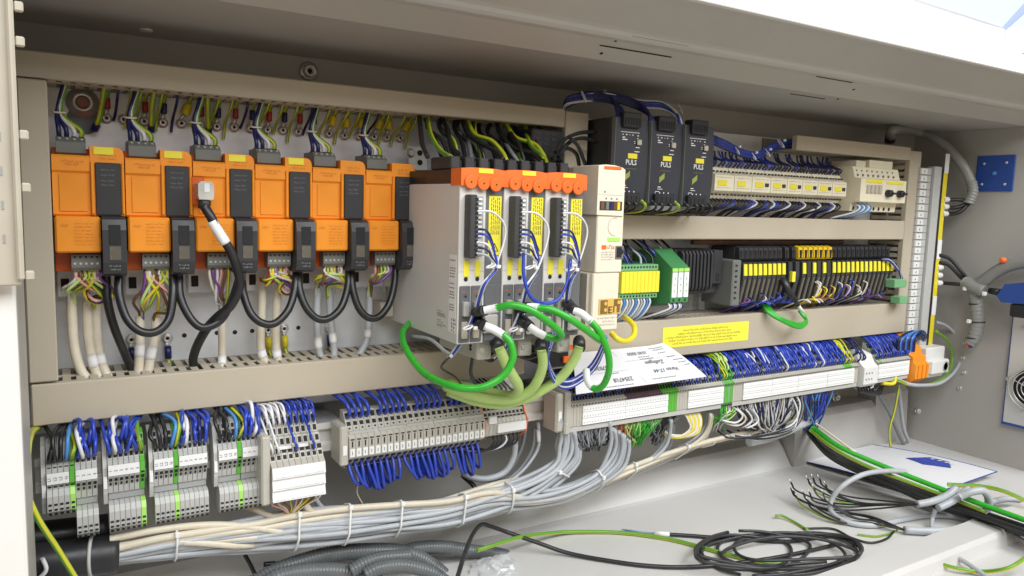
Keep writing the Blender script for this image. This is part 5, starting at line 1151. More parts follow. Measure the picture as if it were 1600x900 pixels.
def pp(u, v):   # u along the width, v from the duct towards the front
    p = D_.lerp(A_, u).lerp(C_.lerp(B_, u), v); return p + Vector((0, 0, .0025 * math.sin(math.pi * v) + .003 * max(0, u - .85) * (1 - v) * 6))
mb = MB(); nu, nv = 12, 8
vs = [pp(i / nu, j / nv) for j in range(nv + 1) for i in range(nu + 1)]; fs = [[j * (nu + 1) + i, j * (nu + 1) + i + 1, (j + 1) * (nu + 1) + i + 1, (j + 1) * (nu + 1) + i] for j in range(nv) for i in range(nu)]
mb.add(vs, fs, 0, True); mb.add([v - Vector((0, .0001, .0004)) for v in vs], fs, 0, True); mb.part('sheet', 'paper', t)
ux = (A_ - D_).normalized(); vv = (D_ - C_); vv = (vv - ux * vv.dot(ux)).normalized(); nn = ux.cross(vv)
RM = Matrix((-ux, -vv, nn)).transposed()
def ptext(s_, size, u, v, m_='ink_paper'):
    o = text(s_, size, pp(u, v) + nn * .0012, m_, t, wide=1.08, rot=RM.to_euler()); return o
ptext('1040 0800', .0085, .62, .20, 'ink_soft'); ptext('Zofingen', .0098, .70, .50); ptext('Vareo 17-44', .0092, .74, .72); ptext('2354718', .0098, .36, .82); ptext('1670368', .0095, .22, .50)
def pline(u0, v0, u1, v1, w, m_='ink_soft'):
    a, b = pp(u0, v0) + nn * .0010, pp(u1, v1) + nn * .0010; d = (b - a).normalized().cross(nn) * w / 2; MB().quad(a - d, b - d, b + d, a + d).part('rule', m_, t)
pline(.38, .04, .52, .97, .0005); pline(.05, .62, .44, .62, .0003); pline(.46, .40, .96, .40, .0003)
for (u0, v0, l) in ((.78, .10, .14), (.80, .16, .10), (.82, .26, .08), (.86, .40, .08), (.88, .50, .08), (.90, .58, .07), (.60, .32, .10), (.60, .38, .12), (.58, .90, .18), (.22, .95, .2), (.28, .66, .06), (.93, .66, .05), (.08, .88, .08)):
    k = 0
    while k < l: w = random.uniform(.008, .02); pline(u0 + k, v0, u0 + k + w, v0, .0014, 'ink_soft'); k += w + .006

# ================================================================ BUNDLED CABLES BELOW THE RAIL
spine = [(180, 868, -.080, 26), (250, 855, -.084, 40), (330, 843, -.088, 50), (400, 834, -.09, 54), (460, 826, -.092, 56), (540, 818, -.092, 56), (620, 810, -.092, 54), (700, 800, -.092, 52), (770, 782, -.09, 48)]
brA = [(830, 762, -.088, 44), (868, 738, -.086, 40), (885, 710, -.086, 34), (889, 685, -.088, 34), (886, 662, -.092, 36)]
brB = [(835, 778, -.086, 30), (885, 768, -.084, 28), (930, 748, -.084, 28), (957, 722, -.086, 30), (966, 696, -.088, 34), (964, 672, -.092, 40)]
brC = [(835, 786, -.08, 22), (900, 774, -.076, 20), (960, 748, -.072, 20), (1020, 724, -.068, 20), (1090, 700, -.064, 20), (1160, 682, -.060, 20), (1215, 668, -.058, 20), (1262, 650, -.055, 18)]
brD = [(835, 784, -.082, 24), (900, 772, -.078, 20), (970, 742, -.074, 20), (1015, 720, -.072, 18), (1038, 698, -.074, 16), (1046, 676, -.078, 16), (1048, 655, -.085, 18)]
brE = [(835, 784, -.082, 24), (900, 772, -.078, 20), (970, 744, -.074, 20), (1050, 710, -.07, 18), (1088, 690, -.072, 16), (1105, 668, -.076, 16), (1110, 645, -.084, 18)]
random.seed(21)
BUN = []
def bundle(path, a, b, r, m, label, group):
    ph = random.uniform(0, 6); pts = []
    for k, (px, py, Y, th) in enumerate(path):
        w = .16 * math.sin(ph + k * 1.1); w2 = .16 * math.cos(ph * 1.7 + k * .9)
        pts.append(P(px + (0 if k < len(path) - 3 or path[-1][0] > 1200 else (a) * th * .5), py + (a + w) * th * .46, Y + (b + w2) * .019))
    BUN.append((cr(pts, 5), r)); wire(pts, r, m, label, 'cable', group, name='cable', n=8, per=5)
def disc(n):
    out = []
    for k in range(n): rr = math.sqrt((k + .5) / n); th = k * 2.399; out.append((rr * math.cos(th), rr * math.sin(th)))
    return out
for k, (a, b) in enumerate(disc(22)): bundle(spine + brA, a, b - .12, .0035, 'w_grey', 'grey cable of the bundle turning up to the end clamp', 'grey cables turning up at the end clamp')
for k, (a, b) in enumerate(disc(15)): bundle(spine + brB, a * .9 + .1, b * .9 - .3, .0034, 'w_grey', 'grey cable of the bundle turning up below the coloured fringe', 'grey cables turning up below the fringe')
for k, (a, b) in enumerate(disc(4)): bundle(spine + brC, -.62 + .28 * a, .4 * b + (-1.15 if k % 2 else .4), .0042, 'w_beige', 'beige cable running along the whole bundle to the blue hanging wires', 'beige cables along the bundle')
for k, (a, b) in enumerate(disc(4)): bundle(spine + brD, a, b, .0030, 'w_grey' if k else 'w_greydark', 'grey cable leaving the bundle below the yellow and white loop' if k else 'dark grey cable leaving the bundle below the yellow and white loop', 'grey cables leaving at the yellow loop')
for k, (a, b) in enumerate(disc(4)): bundle(spine + brE, a, b, .0030, 'w_grey' if k % 2 else 'w_beige', ('grey' if k % 2 else 'beige') + ' cable leaving the bundle below the green earth terminal', 'cables leaving at the earth terminal')
cable([(172, 842, -.095), (260, 826, -.102), (340, 820, -.106), (410, 826, -.108), (470, 836, -.106), (540, 828, -.10), (620, 806, -.10), (700, 780, -.095), (780, 755, -.085), (850, 745, -.075)], .0040, 'w_beige', 'beige cable riding over the front of the grey bundle')
cable([(170, 856, -.095), (240, 846, -.10), (310, 848, -.108), (370, 852, -.105), (430, 848, -.095)], .0040, 'w_beige', 'beige cable low on the bundle near the black sleeve')
cable([(478, 776, -.105), (480, 792, -.108), (500, 804, -.105), (560, 808, -.10), (640, 806, -.098), (720, 778, -.094), (800, 752, -.088)], .0040, 'w_beige', 'beige cable joining the bundle from the tiered terminals')
cable([(470, 778, -.102), (460, 796, -.10), (430, 808, -.10), (400, 796, -.09), (380, 790, -.08)], .0042, 'w_beige', 'short beige cable curling below the tiered terminals')
cable([(488, 770, -.08), (500, 790, -.085), (520, 802, -.09), (560, 808, -.09)], .0034, 'w_grey', 'grey cable slipping into the bundle behind the tiered terminals')
for k, L in enumerate([[(805, 690, -.075), (802, 715, -.072), (788, 738, -.07), (762, 748, -.068), (738, 746, -.06), (722, 738, -.05)], [(836, 668, -.07), (832, 700, -.07), (815, 730, -.07), (790, 752, -.074), (760, 768, -.078)], [(822, 665, -.062), (815, 700, -.06), (795, 735, -.06), (765, 756, -.066)], [(841, 660, -.076), (842, 695, -.076), (828, 722, -.076), (806, 745, -.078), (775, 765, -.08)]]):
    cable(L, [.0048, .0030, .0030, .0026][k], ['w_grey', 'w_greydark', 'w_greydark', 'w_grey'][k], ['thick grey cable bending below the orange-ended block', 'dark grey cable hanging below the bare rail', 'second dark cable behind the bare rail', 'slim grey cable with white tip below the bare rail'][k])
sleeve([(841, 672, -.0762), (842, 690, -.0762)], .0031, 'white sleeve on the slim grey cable below the bare rail')
cable([(722, 742, -.045), (742, 766, -.06), (700, 782, -.07), (640, 796, -.082)], .0036, 'w_black', 'black cable slipping behind the bundle below the cream row')
def hull(pts):
    pts = sorted(set(pts)); out = []
    for seq in (pts, pts[::-1]):
        h = []
        for p in seq:
            while len(h) > 1 and (h[-1][0] - h[-2][0]) * (p[1] - h[-2][1]) - (h[-1][1] - h[-2][1]) * (p[0] - h[-2][0]) <= 0: h.pop()
            h.append(p)
        out += h[:-1]
    return out
def strap(c, T, reach, label, group, w=.0014):       # a tie drawn tight round the cables that pass through the plane at c
    T = T.normalized(); U = T.cross(Vector((0, 0, 1))).normalized(); V = U.cross(T); q = []
    for pts, r in BUN:
        for i in range(len(pts) - 1):
            d0, d1 = (pts[i] - c).dot(T), (pts[i + 1] - c).dot(T)
            if (d0 < 0) != (d1 < 0):
                p = pts[i].lerp(pts[i + 1], d0 / (d0 - d1)) - c
                if p.length < reach:
                    for k in range(10): an = math.pi * 2 * k / 10; q.append((round(p.dot(U) + (r + .0008) * math.cos(an), 5), round(p.dot(V) + (r + .0008) * math.sin(an), 5)))
    if len(q) < 12: return
    loop = [c + U * a + V * b for a, b in hull(q)]
    t = thing('cable_tie', label, 'cable tie', c, group)
    MB().tube(loop, w, 6, closed=True).part('band', 'cable_tie', t, recalc=False)
    e = min(loop, key=lambda v: v.y - v.z * .5); MB().box(e.x - .0026, e.x + .0026, e.y - .0035, e.y + .001, e.z - .003, e.z + .003, c=.0008).part('head', 'cable_tie', t)
for i, (px, py, Y, dx_, dy_) in enumerate(((272, 852, -.085, 1, -.17), (459, 826, -.092, 1, -.13), (536, 819, -.092, 1, -.1), (615, 811, -.092, 1, -.12), (714, 797, -.092, 1, -.2), (790, 776, -.089, 1, -.35), (872, 736, -.086, .5, -1), (930, 748, -.084, 1, -.6), (985, 738, -.073, 1, -.45), (1063, 708, -.067, 1, -.36), (1104, 697, -.064, 1, -.32), (1150, 685, -.061, 1, -.3))):
    c = P(px, py, Y); T = P(px + dx_ * 10, py + dy_ * 10, Y) - c
    strap(c, T, .045 if i < 6 else .024, 'white tie round the thick cable bundle under the terminals' if i < 6 else 'white tie on the branching part of the cable bundle', 'ties on the thick bundle' if i < 6 else 'ties on the branching bundle')
# black sleeves the bundle enters
t = thing('cable_sleeve', 'thick black protective sleeve swallowing the cable bundle', 'sleeve', P(120, 880, -.09))
MB().tube(cr(C([(10, 888, -.085), (60, 880, -.088), (120, 872, -.09), (184, 864, -.09)]), 5), .0205, 18).part('tube', 'black', t)
c = P(144, 868, -.09); pts = [c + Vector((math.cos(w) * .004, math.cos(w) * .021, math.sin(w) * .0212)) for w in [math.pi * 2 * j / 24 for j in range(24)]]; MB().tube(pts, .002, 6, closed=True).part('band', 'term_light', t, recalc=False)
MB().tube(cr(C([(10, 846, -.05), (70, 838, -.05), (120, 832, -.05), (170, 826, -.05)]), 5), .017, 16).solo('cable_sleeve', 'black', 'black sleeve lying behind the thick one in the shade', 'sleeve')
cable([(66, 872, -.112), (72, 890, -.112), (60, 905, -.11)], .0022, 'w_white', 'white marker wire on the black sleeve')
# green-yellow wires at the frame
for k in range(3):
    cable([(62 - 3 * k, 668, -.055), (51 - 3 * k, 676, -.12), (47 - 4 * k, 686, -.18), (44 - 4 * k, 700, -.20), (42 - 2 * k, 750, -.20)] + ([(44, 775, -.20), (62, 815, -.20), (90, 858, -.19), (122, 910, -.18)] if k == 0 else [(42, 775, -.20), (48, 792, -.19)]), .0028, 'w_earth', ['long yellow-green wire slanting across the black sleeve', 'yellow-green wire bent beside the white frame', 'yellow-green wire nearest the white frame edge'][k], n=8)

# ================================================================ FRINGE UNDER THE LONG ROWS
random.seed(5)
def fringe(x0, x1, y0, y1, n, mats, ex, ey, sag, r=.0012, Y=-.098):
    for k in range(n):
        u = (k + .5) / n; px = x0 + (x1 - x0) * u; py = y0 + (y1 - y0) * u; m_ = random.choice(mats); jx = random.uniform(-8, 8); jy = random.uniform(-8, 8)
        e = (ex + jx + (px - ex) * .25, ey + jy)
        pts = [P(px, py, Y), P(px + random.uniform(-2, 2), py + 10, Y - .003), P(px * .55 + e[0] * .45 + random.uniform(-6, 6), py + sag + random.uniform(-6, 8), Y + .004), P(e[0], e[1], Y + .018), P(e[0] - 3, e[1] + 8, Y + .028)]
        wire(pts, r, m_, 'thin wire', group='fringe of thin wires', per=4, n=5)
fringe(893, 962, 668, 658, 70, ['w_greydark', 'w_black', 'w_greydark', 'w_grey'], 925, 690, 26)
fringe(958, 990, 660, 652, 20, ['w_brown', 'w_orange', 'w_brown', 'w_red'], 968, 690, 26)
fringe(976, 1032, 656, 648, 34, ['w_green', 'w_lime', 'w_green', 'w_green'], 990, 684, 20)
fringe(1010, 1062, 652, 640, 22, ['w_black', 'w_black', 'w_greydark'], 1025, 680, 20)
fringe(1150, 1260, 630, 610, 90, ['w_black', 'w_greydark', 'w_black', 'w_grey', 'w_white', 'w_navy', 'w_beige'], 1205, 668, 34, .0016)
fringe(1125, 1160, 636, 628, 12, ['w_lime', 'w_green', 'w_white'], 1110, 660, 18)
fringe(1255, 1300, 612, 604, 16, ['w_light', 'w_blue', 'w_light', 'w_navy'], 1268, 660, 34, .0018)
for k in range(14):
    j = random.uniform(-3, 3); m_ = ['w_white', 'w_yellow', 'w_yellow', 'w_beige'][k % 4]; o = k * 1.8
    wire([P(x, y, z) for x, y, z in ((1066 + o, 641 - o * .1, -.098), (1075 + o * .9, 656, -.103), (1078 + o * .6, 672 + j, -.104), (1062 + o * .5, 684 + j - o * .15, -.098), (1045, 681 + j, -.09), (1035, 672 + j, -.075))], .0016, m_, '%s wire in the loose loop hanging under the paper-covered row' % WN[m_], group='yellow and white loop')
for k in range(6):
    j = random.uniform(-5, 5); wire(C([(1140 + 6 * k, 632, -.098), (1160 + 5 * k, 652 + j, -.105), (1150 + 4 * k, 664 + j, -.10), (1128 + 6 * k, 660 + j, -.09), (1122, 650, -.07)]), .0018, ['w_white', 'w_beige', 'w_black', 'w_white', 'w_greydark', 'w_white'][k], ['white', 'beige', 'black', 'white', 'dark grey', 'white'][k] + ' wire looping loosely under the longest row', group='loose loops under the longest row')
for k in range(6):
    j = random.uniform(-8, 8); wire(C([(1235 + 4 * k, 616, -.10), (1246 + 2 * k, 640 + j, -.108), (1240, 668 + j, -.108), (1215 - 6 * k, 682 + j * .5, -.10), (1180 - 8 * k, 684 + j * .3, -.09), (1160 - 8 * k, 672, -.07)]), .0017, ['w_white', 'w_black', 'w_white', 'w_black', 'w_greydark', 'w_black'][k], ['white', 'black', 'white', 'black', 'dark grey', 'black'][k] + ' wire dipping low beside the light blue wires', group='dipping wires beside the light blue ones')
MB().tube(cr(C([(1170, 690, -.075), (1205, 682, -.08), (1240, 668, -.08), (1282, 648, -.075)]), 5), .009, 12).solo('plastic_tube', 'tie_clear', 'clear plastic tube gathering cables under the longest row', 'tube')
# yellow and grey wires at the rail end
cable([(1405, 602, -.10), (1398, 640, -.09), (1390, 670, -.085), (1391, 698, -.08)], .0022, 'w_earth', 'yellow-green wire dropping straight to the floor behind the envelope')
cable([(1404, 605, -.06), (1408, 640, -.05), (1412, 670, -.045), (1424, 700, -.04)], .0042, 'w_grey', 'grey cable dropping behind the yellow-green wire'); cable([(1368, 605, -.06), (1390, 645, -.05), (1405, 680, -.045), (1416, 700, -.04)], .0042, 'w_greydark', 'darker grey cable slanting down to the floor corner')
cable([(1396, 590, -.105), (1420, 600, -.115), (1445, 602, -.12), (1470, 598, -.12), (1492, 580, -.115), (1502, 555, -.11), (1498, 530, -.10), (1480, 510, -.09), (1462, 503, -.08)], .0036, 'w_grey', 'pale grey cable making a wide bow round the rail end')
cable([(1386, 598, -.10), (1400, 594, -.11), (1425, 602, -.115), (1455, 600, -.115), (1480, 585, -.112), (1488, 560, -.105), (1482, 535, -.10), (1462, 517, -.09)], .0030, 'w_earth', 'yellow-green cable bowing inside the pale grey one at the rail end')
cable([(1378, 599, -.105), (1396, 599, -.11), (1399, 588, -.108)], .0035, 'w_yellow', 'short yellow wire hooking under the orange terminals')
for k in range(6): wire(C([(1340 + 4 * k, 600 - k, -.10), (1345 + 4 * k, 612, -.105), (1365 + 2 * k, 614 + k % 3, -.10), (1380, 602, -.09)]), .0022, 'w_black', 'black wire curling under the small white relay', group='black curls under the relay')

# ================================================================ UPRIGHT TERMINAL STRIP
YV = -.085
def vx(px): return P(px, 400, YV).x
z0, z1 = P(1440, 548, YV).z, P(1445, 262, YV).z
t = thing('upright_terminal_strip', 'upright terminal strip with white markers and yellow edge beside the duct', 'terminal block', (vx(1450), -.05, z0))
B(vx(1426), vx(1470), YV + .012, -.005, z0, z1, c=.001).part('base', 'term_grey', t)
n = 26; h = (z1 - z0) / n; sv = None; sm_ = None
for k in range(n):
    if sv is None: sv = B(vx(1427), vx(1444), YV, YV + .0118, z0 + .0003, z0 + h - .0005, c=.0006).part('terminal', 'term_light', t); sm_ = B(vx(1427.5), vx(1436.5), YV - .0018, YV - .0002, z0 + h * .12, z0 + h * .88, c=.0003).part('marker', 'white_plastic', t); sk = B(vx(1431.4), vx(1432.6), YV - .0022, YV - .0017, z0 + h * .36, z0 + h * .6).part('print', 'ink_soft', t)
    else: piece(sv, (0, 0, k * h)); piece(sm_, (0, 0, k * h)); piece(sk, (0, 0, k * h))
B(vx(1445), vx(1455.5), YV - .006, YV + .0118, z0 - .004, z1 + .004, c=.001).part('cover_bar', 'term_light', t)
B(vx(1456.5), vx(1461), YV - .003, YV + .0118, z0, z1, c=.0006).part('contact_bar', 'black', t)
B(vx(1462), vx(1468), YV - .002, YV + .0118, z0, z1, c=.0006).part('earth_bar', 'w_yellow', t)
for zz in (.30, .42, .60): B(vx(1462) - .0002, vx(1468) + .0004, YV - .0026, YV - .0018, zz, zz + .04).part('bar_cover', 'label_white', t)
for i, (px, py) in enumerate(((1479, 312), (1478, 323), (1477, 334), (1469, 418), (1468, 430), (1468, 442))):
    p = P(px, py, YV); MB().lathe(p + Vector((-.012, 0, 0)), (1, -.25, 0), [(.0055, 0), (.0058, .004), (.0058, .012), (.0045, .014)], 14).solo('cable_gland', 'white_plastic', ['white gland in the upper trio of the upright strip', 'white gland in the lower trio of the upright strip'][i // 3], 'cable gland', 'white glands on the upright strip')
for k, L in enumerate([[(1478, 313), (1495, 312), (1512, 314)], [(1478, 324), (1496, 324), (1513, 317)], [(1477, 335), (1498, 332), (1514, 318)], [(1470, 442), (1495, 444), (1516, 446)], [(1466, 398), (1485, 405), (1505, 428), (1516, 443)], [(1466, 410), (1482, 414), (1500, 432), (1514, 446)]]):
    wire([PX(x, y, XR - .06 + .015 * q) if q else P(x, y, YV) for q, (x, y) in enumerate(L)], .0040, 'w_black', 'black cable from the upper white glands to the grey hose' if k < 3 else 'black cable from the lower white glands to the hose joint', group='black cables to the hoses', n=8)
# ================================================================ SIDE WALL
def corr(pts, r, pitch, depth, n=12):      # corrugated hose rings along a path
    pts = cr(pts, 14); L = [0]
    for i in range(1, len(pts)): L.append(L[-1] + (pts[i] - pts[i - 1]).length)
    N = int(L[-1] / pitch * 4); out = []; rad = []; j = 0
    for k in range(N + 1):
        d = L[-1] * k / N
        while j < len(L) - 2 and L[j + 1] < d: j += 1
        f = (d - L[j]) / max(1e-9, L[j + 1] - L[j]); out.append(pts[j].lerp(pts[j + 1], f)); rad.append(r + (0, depth, depth, 0)[k % 4])
    return MB().tube(out, rad, n)
HX = XR - .03
t = thing('grey_hose', 'grey hose arching from the duct top to the upper white glands', 'hose', PX(1517, 300, HX))
MB().tube(cr([P(1392, 215, -.03), P(1395, 203, -.05), PX(1430, 205, 1.59), PX(1470, 222, 1.61), PX(1502, 255, 1.625), PX(1518, 285, HX)], 8), .0095, 12).part('tube', 'hose', t, recalc=False)
corr([PX(1518, 284, HX), PX(1520, 300, HX), PX(1513, 318, HX - .004)], .0095, .006, .0012).part('corrugated_end', 'hose', t, recalc=False)
MB().tube([P(1390, 222, -.028), P(1392, 208, -.034)], .0105, 12).part('grommet', 'black', t)
t = thing('grey_hose', 'grey spiral hose hanging down from the joint on the side wall', 'hose', PX(1512, 540, HX))
corr([PX(1520, 446, HX), PX(1526, 470, HX), PX(1528, 500, HX), PX(1523, 525, HX), PX(1516, 536, HX)], .0125, .008, .0008).part('spiral', 'hose', t, recalc=False)
for (x, y) in ((1525, 475), (1528, 503), (1521, 528)): MB().lathe(PX(x, y, HX), (0, .1, 1), [(.0138, -.0012), (.0142, 0), (.0138, .0012)], 14).part('spiral_edge', 'black', t)
for k, m_ in enumerate(('orange_cap', 'blue_plate')): MB().tube([PX(1514 + 3 * k, 534 + 3 * k, HX - .004), PX(1511 + 5 * k, 542 + k, HX - .004)], .004, 8).part('core_end', m_, t)
t = thing('grey_hose', 'grey hose running from the joint towards the blue connector', 'hose', PX(1560, 430, HX))
MB().tube(cr([PX(1516, 446, HX), PX(1535, 440, HX - .006), PX(1556, 425, HX - .01), PX(1580, 414, HX - .01), PX(1625, 406, HX - .01)], 8), [.0125] * 33, 12).part('tube', 'hose', t, recalc=False)
MB().tube(cr([PX(1508, 441, HX - .008), PX(1520, 447, HX - .012), PX(1538, 455, HX - .012)], 5), .013, 12).part('joint', 'hose', t, recalc=False)
for (x, y) in ((1508, 451), (1538, 459), (1514, 502)): B(*(lambda q: (q.x - .004, q.x + .004, q.y - .004, q.y + .004, q.z - .004, q.z + .004))(PX(x, y, HX - .018)), c=.0015).part('tie_head', 'cable_tie', t)
MB().lathe(PX(1567, 408, HX - .02), (-.3, -.2, 1), [(.006, -.002), (.006, .005), (.004, .007)], 12).solo('hose_cap', 'orange_cap', 'small orange cap on the hose near the blue connector', 'cap')
# blue square plate with five screws
t = thing('blue_plate', 'blue square plate with five screws on the side wall', 'plate', PX(1555, 300, XR)); a = PX(1529, 244, XR); b = PX(1583, 299, XR); yb_, yf_ = a.y, b.y
z_lo, z_hi = PX(1527, 299, XR).z, a.z
B(XR - .004, XR - .0003, yf_, yb_, z_lo, z_hi, c=.001).part('plate', 'blue_plate', t)
for (x, y, r) in ((1538, 256, .0028), (1573, 254, .0028), (1534, 288, .0028), (1570, 288, .0028), (1554, 271, .0042)): MB().lathe(PX(x, y, XR - .004), (-1, 0, 0), [(r, 0), (r, r * .5), (r * .7, r * .8)], 12).part('screw', 'steel' if r < .004 else 'w_light', t)
# filter fan
YFa = PX(1578, 580, XR).y; zb3, zt3 = PX(1578, 660, XR).z, PX(1582, 490, XR).z
t = thing('filter_fan', 'filter fan plate with round wire grille on the side wall', 'fan', (XR, YFa - .05, zb3))
B(XR - .010, XR - .0004, YFa - .105, YFa, zb3, zt3, c=.0015).part('plate', 'rail', t); B(XR - .0104, XR - .0002, YFa - .106, YFa + .002, zb3 - .004, zb3 + .0003).part('gasket', 'blue_plate', t); B(XR - .008, XR - .0002, YFa + .0001, YFa + .002, zb3, zt3).part('gasket', 'blue_plate', t)
cf = Vector((XR - .018, YFa - .052, zb3 + (zt3 - zb3) * .36))
MB().lathe(cf + Vector((.0075, 0, 0)), (1, 0, 0), [(.040, 0), (.040, .0003)], 28).part('opening', 'hole', t)
for r_ in (.044, .036, .028, .020, .012): MB().tube([cf + Vector((0, r_ * math.cos(w), r_ * math.sin(w))) for w in [math.pi * 2 * j / 40 for j in range(40)]], .0011, 6, closed=True).part('grille_ring', 'steel', t, recalc=False)
for w in (.3, 1.87, 3.44, 5.01): MB().tube([cf + Vector((-.001, 0, 0)), cf + Vector((.004, .052 * math.cos(w), .052 * math.sin(w)))], .0011, 6).part('grille_spoke', 'steel', t)
for (x, y) in ((1575, 592), (1597, 513)): MB().cyl(PX(x, y, XR - .011), (-1, 0, 0), .004, .003, 12).part('screw', 'steel', t)
# blue connector
t = thing('mains_connector', 'blue mains connector with black lever beside the grey hose', 'connector', PX(1580, 490, XR - .03))
MB().tube([PX(1546, 454, XR - .03), PX(1562, 457, XR - .03)], [.006, .008], 10).part('boot', 'black', t)
MB().prism([(PX(1560, 455, XR - .05).y, PX(1560, 462, XR - .05).z), (PX(1566, 470, XR - .05).y, PX(1566, 472, XR - .05).z), (PX(1640, 470, XR - .05).y, PX(1600, 474, XR - .05).z), (PX(1640, 438, XR - .05).y, PX(1600, 434, XR - .05).z), (PX(1572, 444, XR - .05).y, PX(1572, 444, XR - .05).z)], 'x', XR - .055, XR - .02).part('body', 'blue_plate', t)
a = PX(1580, 474, XR - .05); b = PX(1640, 496, XR - .05); B(XR - .055, XR - .012, b.y, a.y, PX(1590, 496, XR - .05).z, PX(1590, 475, XR - .05).z, c=.003).part('lever', 'black', t)

# ================================================================ ON THE FLOOR
def Fp(px, py, z=.004): return PZ(px, py, z)
def fcable(L, r, m, label, group=None, n=8, per=7, cat='cable', name='cable'):
    pts = []
    for q in L:
        z = q[2] if len(q) > 2 else r + .0008
        pts.append(PZ(q[0], q[1], max(z, r + .0005)))
    return wire(pts, r, m, label, cat, group, name=name, n=n, per=per)
# plastic envelope
A1, B1, C1, D1 = Fp(1249, 719, .004), Fp(1364, 695, .012), Fp(1558, 737, .016), Fp(1445, 776, .006)
t = thing('document_envelope', 'white document envelope with blue edge and blue emblem on the floor', 'envelope', A1)
def ep(u, v): 
    p = A1.lerp(D1, u).lerp(B1.lerp(C1, u), v); return p + Vector((0, 0, .014 * math.sin(math.pi * u) * (.35 + .65 * math.sin(math.pi * v))))
vs = [ep(i / 14, j / 8) for j in range(9) for i in range(15)]; fs = [[j * 15 + i, j * 15 + i + 1, (j + 1) * 15 + i + 1, (j + 1) * 15 + i] for j in range(8) for i in range(14)]
mb = MB(); mb.add(vs, fs, 0, True); mb.add([v - Vector((0, 0, .0012)) for v in vs], fs, 0, True); mb.part('sheet', 'paper', t)
for e in ([(i / 14, 0) for i in range(15)], [(1, j / 8) for j in range(9)], [(i / 14, 1) for i in range(15)]): MB().tube([ep(*q) for q in e], .0011, 6).part('edge', 'blue_plate', t)
em = [(1374, 732), (1402, 713), (1440, 719), (1450, 733)]
cu = [ep(.50, .62), ep(.56, .86), ep(.70, .88), ep(.80, .72), ep(.66, .58)]; MB().add([c + Vector((0, 0, .0012)) for c in cu], [list(range(5))]).part('emblem', 'w_blue', t)
for k, (u, v) in enumerate(((.60, .78), (.65, .79), (.70, .80), (.74, .79))): MB().quad(*[ep(u + a, v + b) + Vector((0, 0, .0018)) for a, b in ((0, 0), (.022, .01), (.022, .05), (0, .04))]).part('emblem_letter', 'paper', t)
# black cable bundle with one green and one yellow-green on top
random.seed(11)
path = [(1262, 668, .085), (1290, 697, .065), (1330, 722, .05), (1390, 748, .038), (1450, 772, .03), (1520, 796, .028), (1600, 824, .03), (1680, 850, .03)]
for k, (a, b) in enumerate(disc(14)):
    fcable([(x + a * 5, y + 5 + a * 9 + random.uniform(-2, 2), max(.006, z - .008 + b * .012)) for x, y, z in path], .0042, 'w_black' if k % 5 else 'w_greydark', ('black' if k % 5 else 'dark grey') + ' cable of the thick bundle sweeping across the floor', 'black cables sweeping across the floor')
fcable([(1270, 668, .10), (1310, 697, .085), (1365, 722, .07), (1440, 752, .055), (1520, 783, .046), (1600, 812, .044), (1680, 838, .044)], .0046, 'w_green', 'bright green cable lying on the black cable bundle', n=10)
fcable([(1266, 672, .095), (1305, 702, .08), (1360, 730, .064), (1430, 757, .05), (1480, 776, .042), (1540, 800, .036)], .0032, 'w_earth', 'yellow-green cable running beside the bright green one')
fcable([(1275, 662, .11), (1300, 680, .10), (1330, 702, .085), (1350, 716, .07)], .002, 'w_beige', 'thin pale wire above the bright green cable')
fcable([(1480, 757, .035), (1533, 760, .04), (1570, 768, .04), (1610, 786, .03)], .0036, 'w_earth', 'yellow-green cable arching over the envelope corner')
# stripped grey cables
fcable([(1494, 762, .06), (1480, 774, .05), (1458, 783, .045), (1433, 788, .04)], .0058, 'w_grey', 'thick grey cable end with stripped cores below the envelope', n=12)
fcable([(1512, 764, .055), (1490, 782, .045), (1466, 794, .035)], .0058, 'w_grey', 'second thick grey cable end beside the stripped one', n=12)
fcable([(1500, 776, .055), (1520, 768, .066), (1538, 768, .066), (1545, 785, .045), (1535, 806, .02), (1505, 824, .01), (1460, 830, .008), (1413, 828, .008)], .0062, 'w_grey', 'thick grey cable bent in a hook with stripped black cores', n=12)
fcable([(1415, 737, .062), (1385, 736, .07), (1350, 741, .07), (1318, 758, .055), (1300, 780, .03), (1300, 800, .012), (1325, 816, .006), (1367, 821), (1410, 812), (1450, 806), (1500, 809), (1567, 830), (1620, 856)], .0044, 'w_grey', 'slim grey cable looping round the stripped black cores', n=10)
fcable([(1462, 796, .03), (1456, 815, .01), (1460, 840), (1483, 862), (1517, 884), (1550, 908)], .0036, 'w_grey', 'slim grey cable trailing to the floor sill')
fcable([(1545, 785, .02), (1580, 780, .016), (1640, 790, .016)], .0056, 'w_grey', 'thick grey cable lying beside the green cable')
ends = [((1433, 788, .04), [(1236, 754, .03), (1262, 748, .05), (1270, 746, .055), (1280, 747, .05), (1240, 768, .02), (1268, 756, .045), (1290, 757, .05), (1265, 770, .03)]), ((1413, 828, .008), [(1236, 764, .02), (1255, 770, .03), (1272, 762, .04), (1286, 770, .04), (1300, 778, .03), (1245, 776, .015), (1262, 782, .02)])]
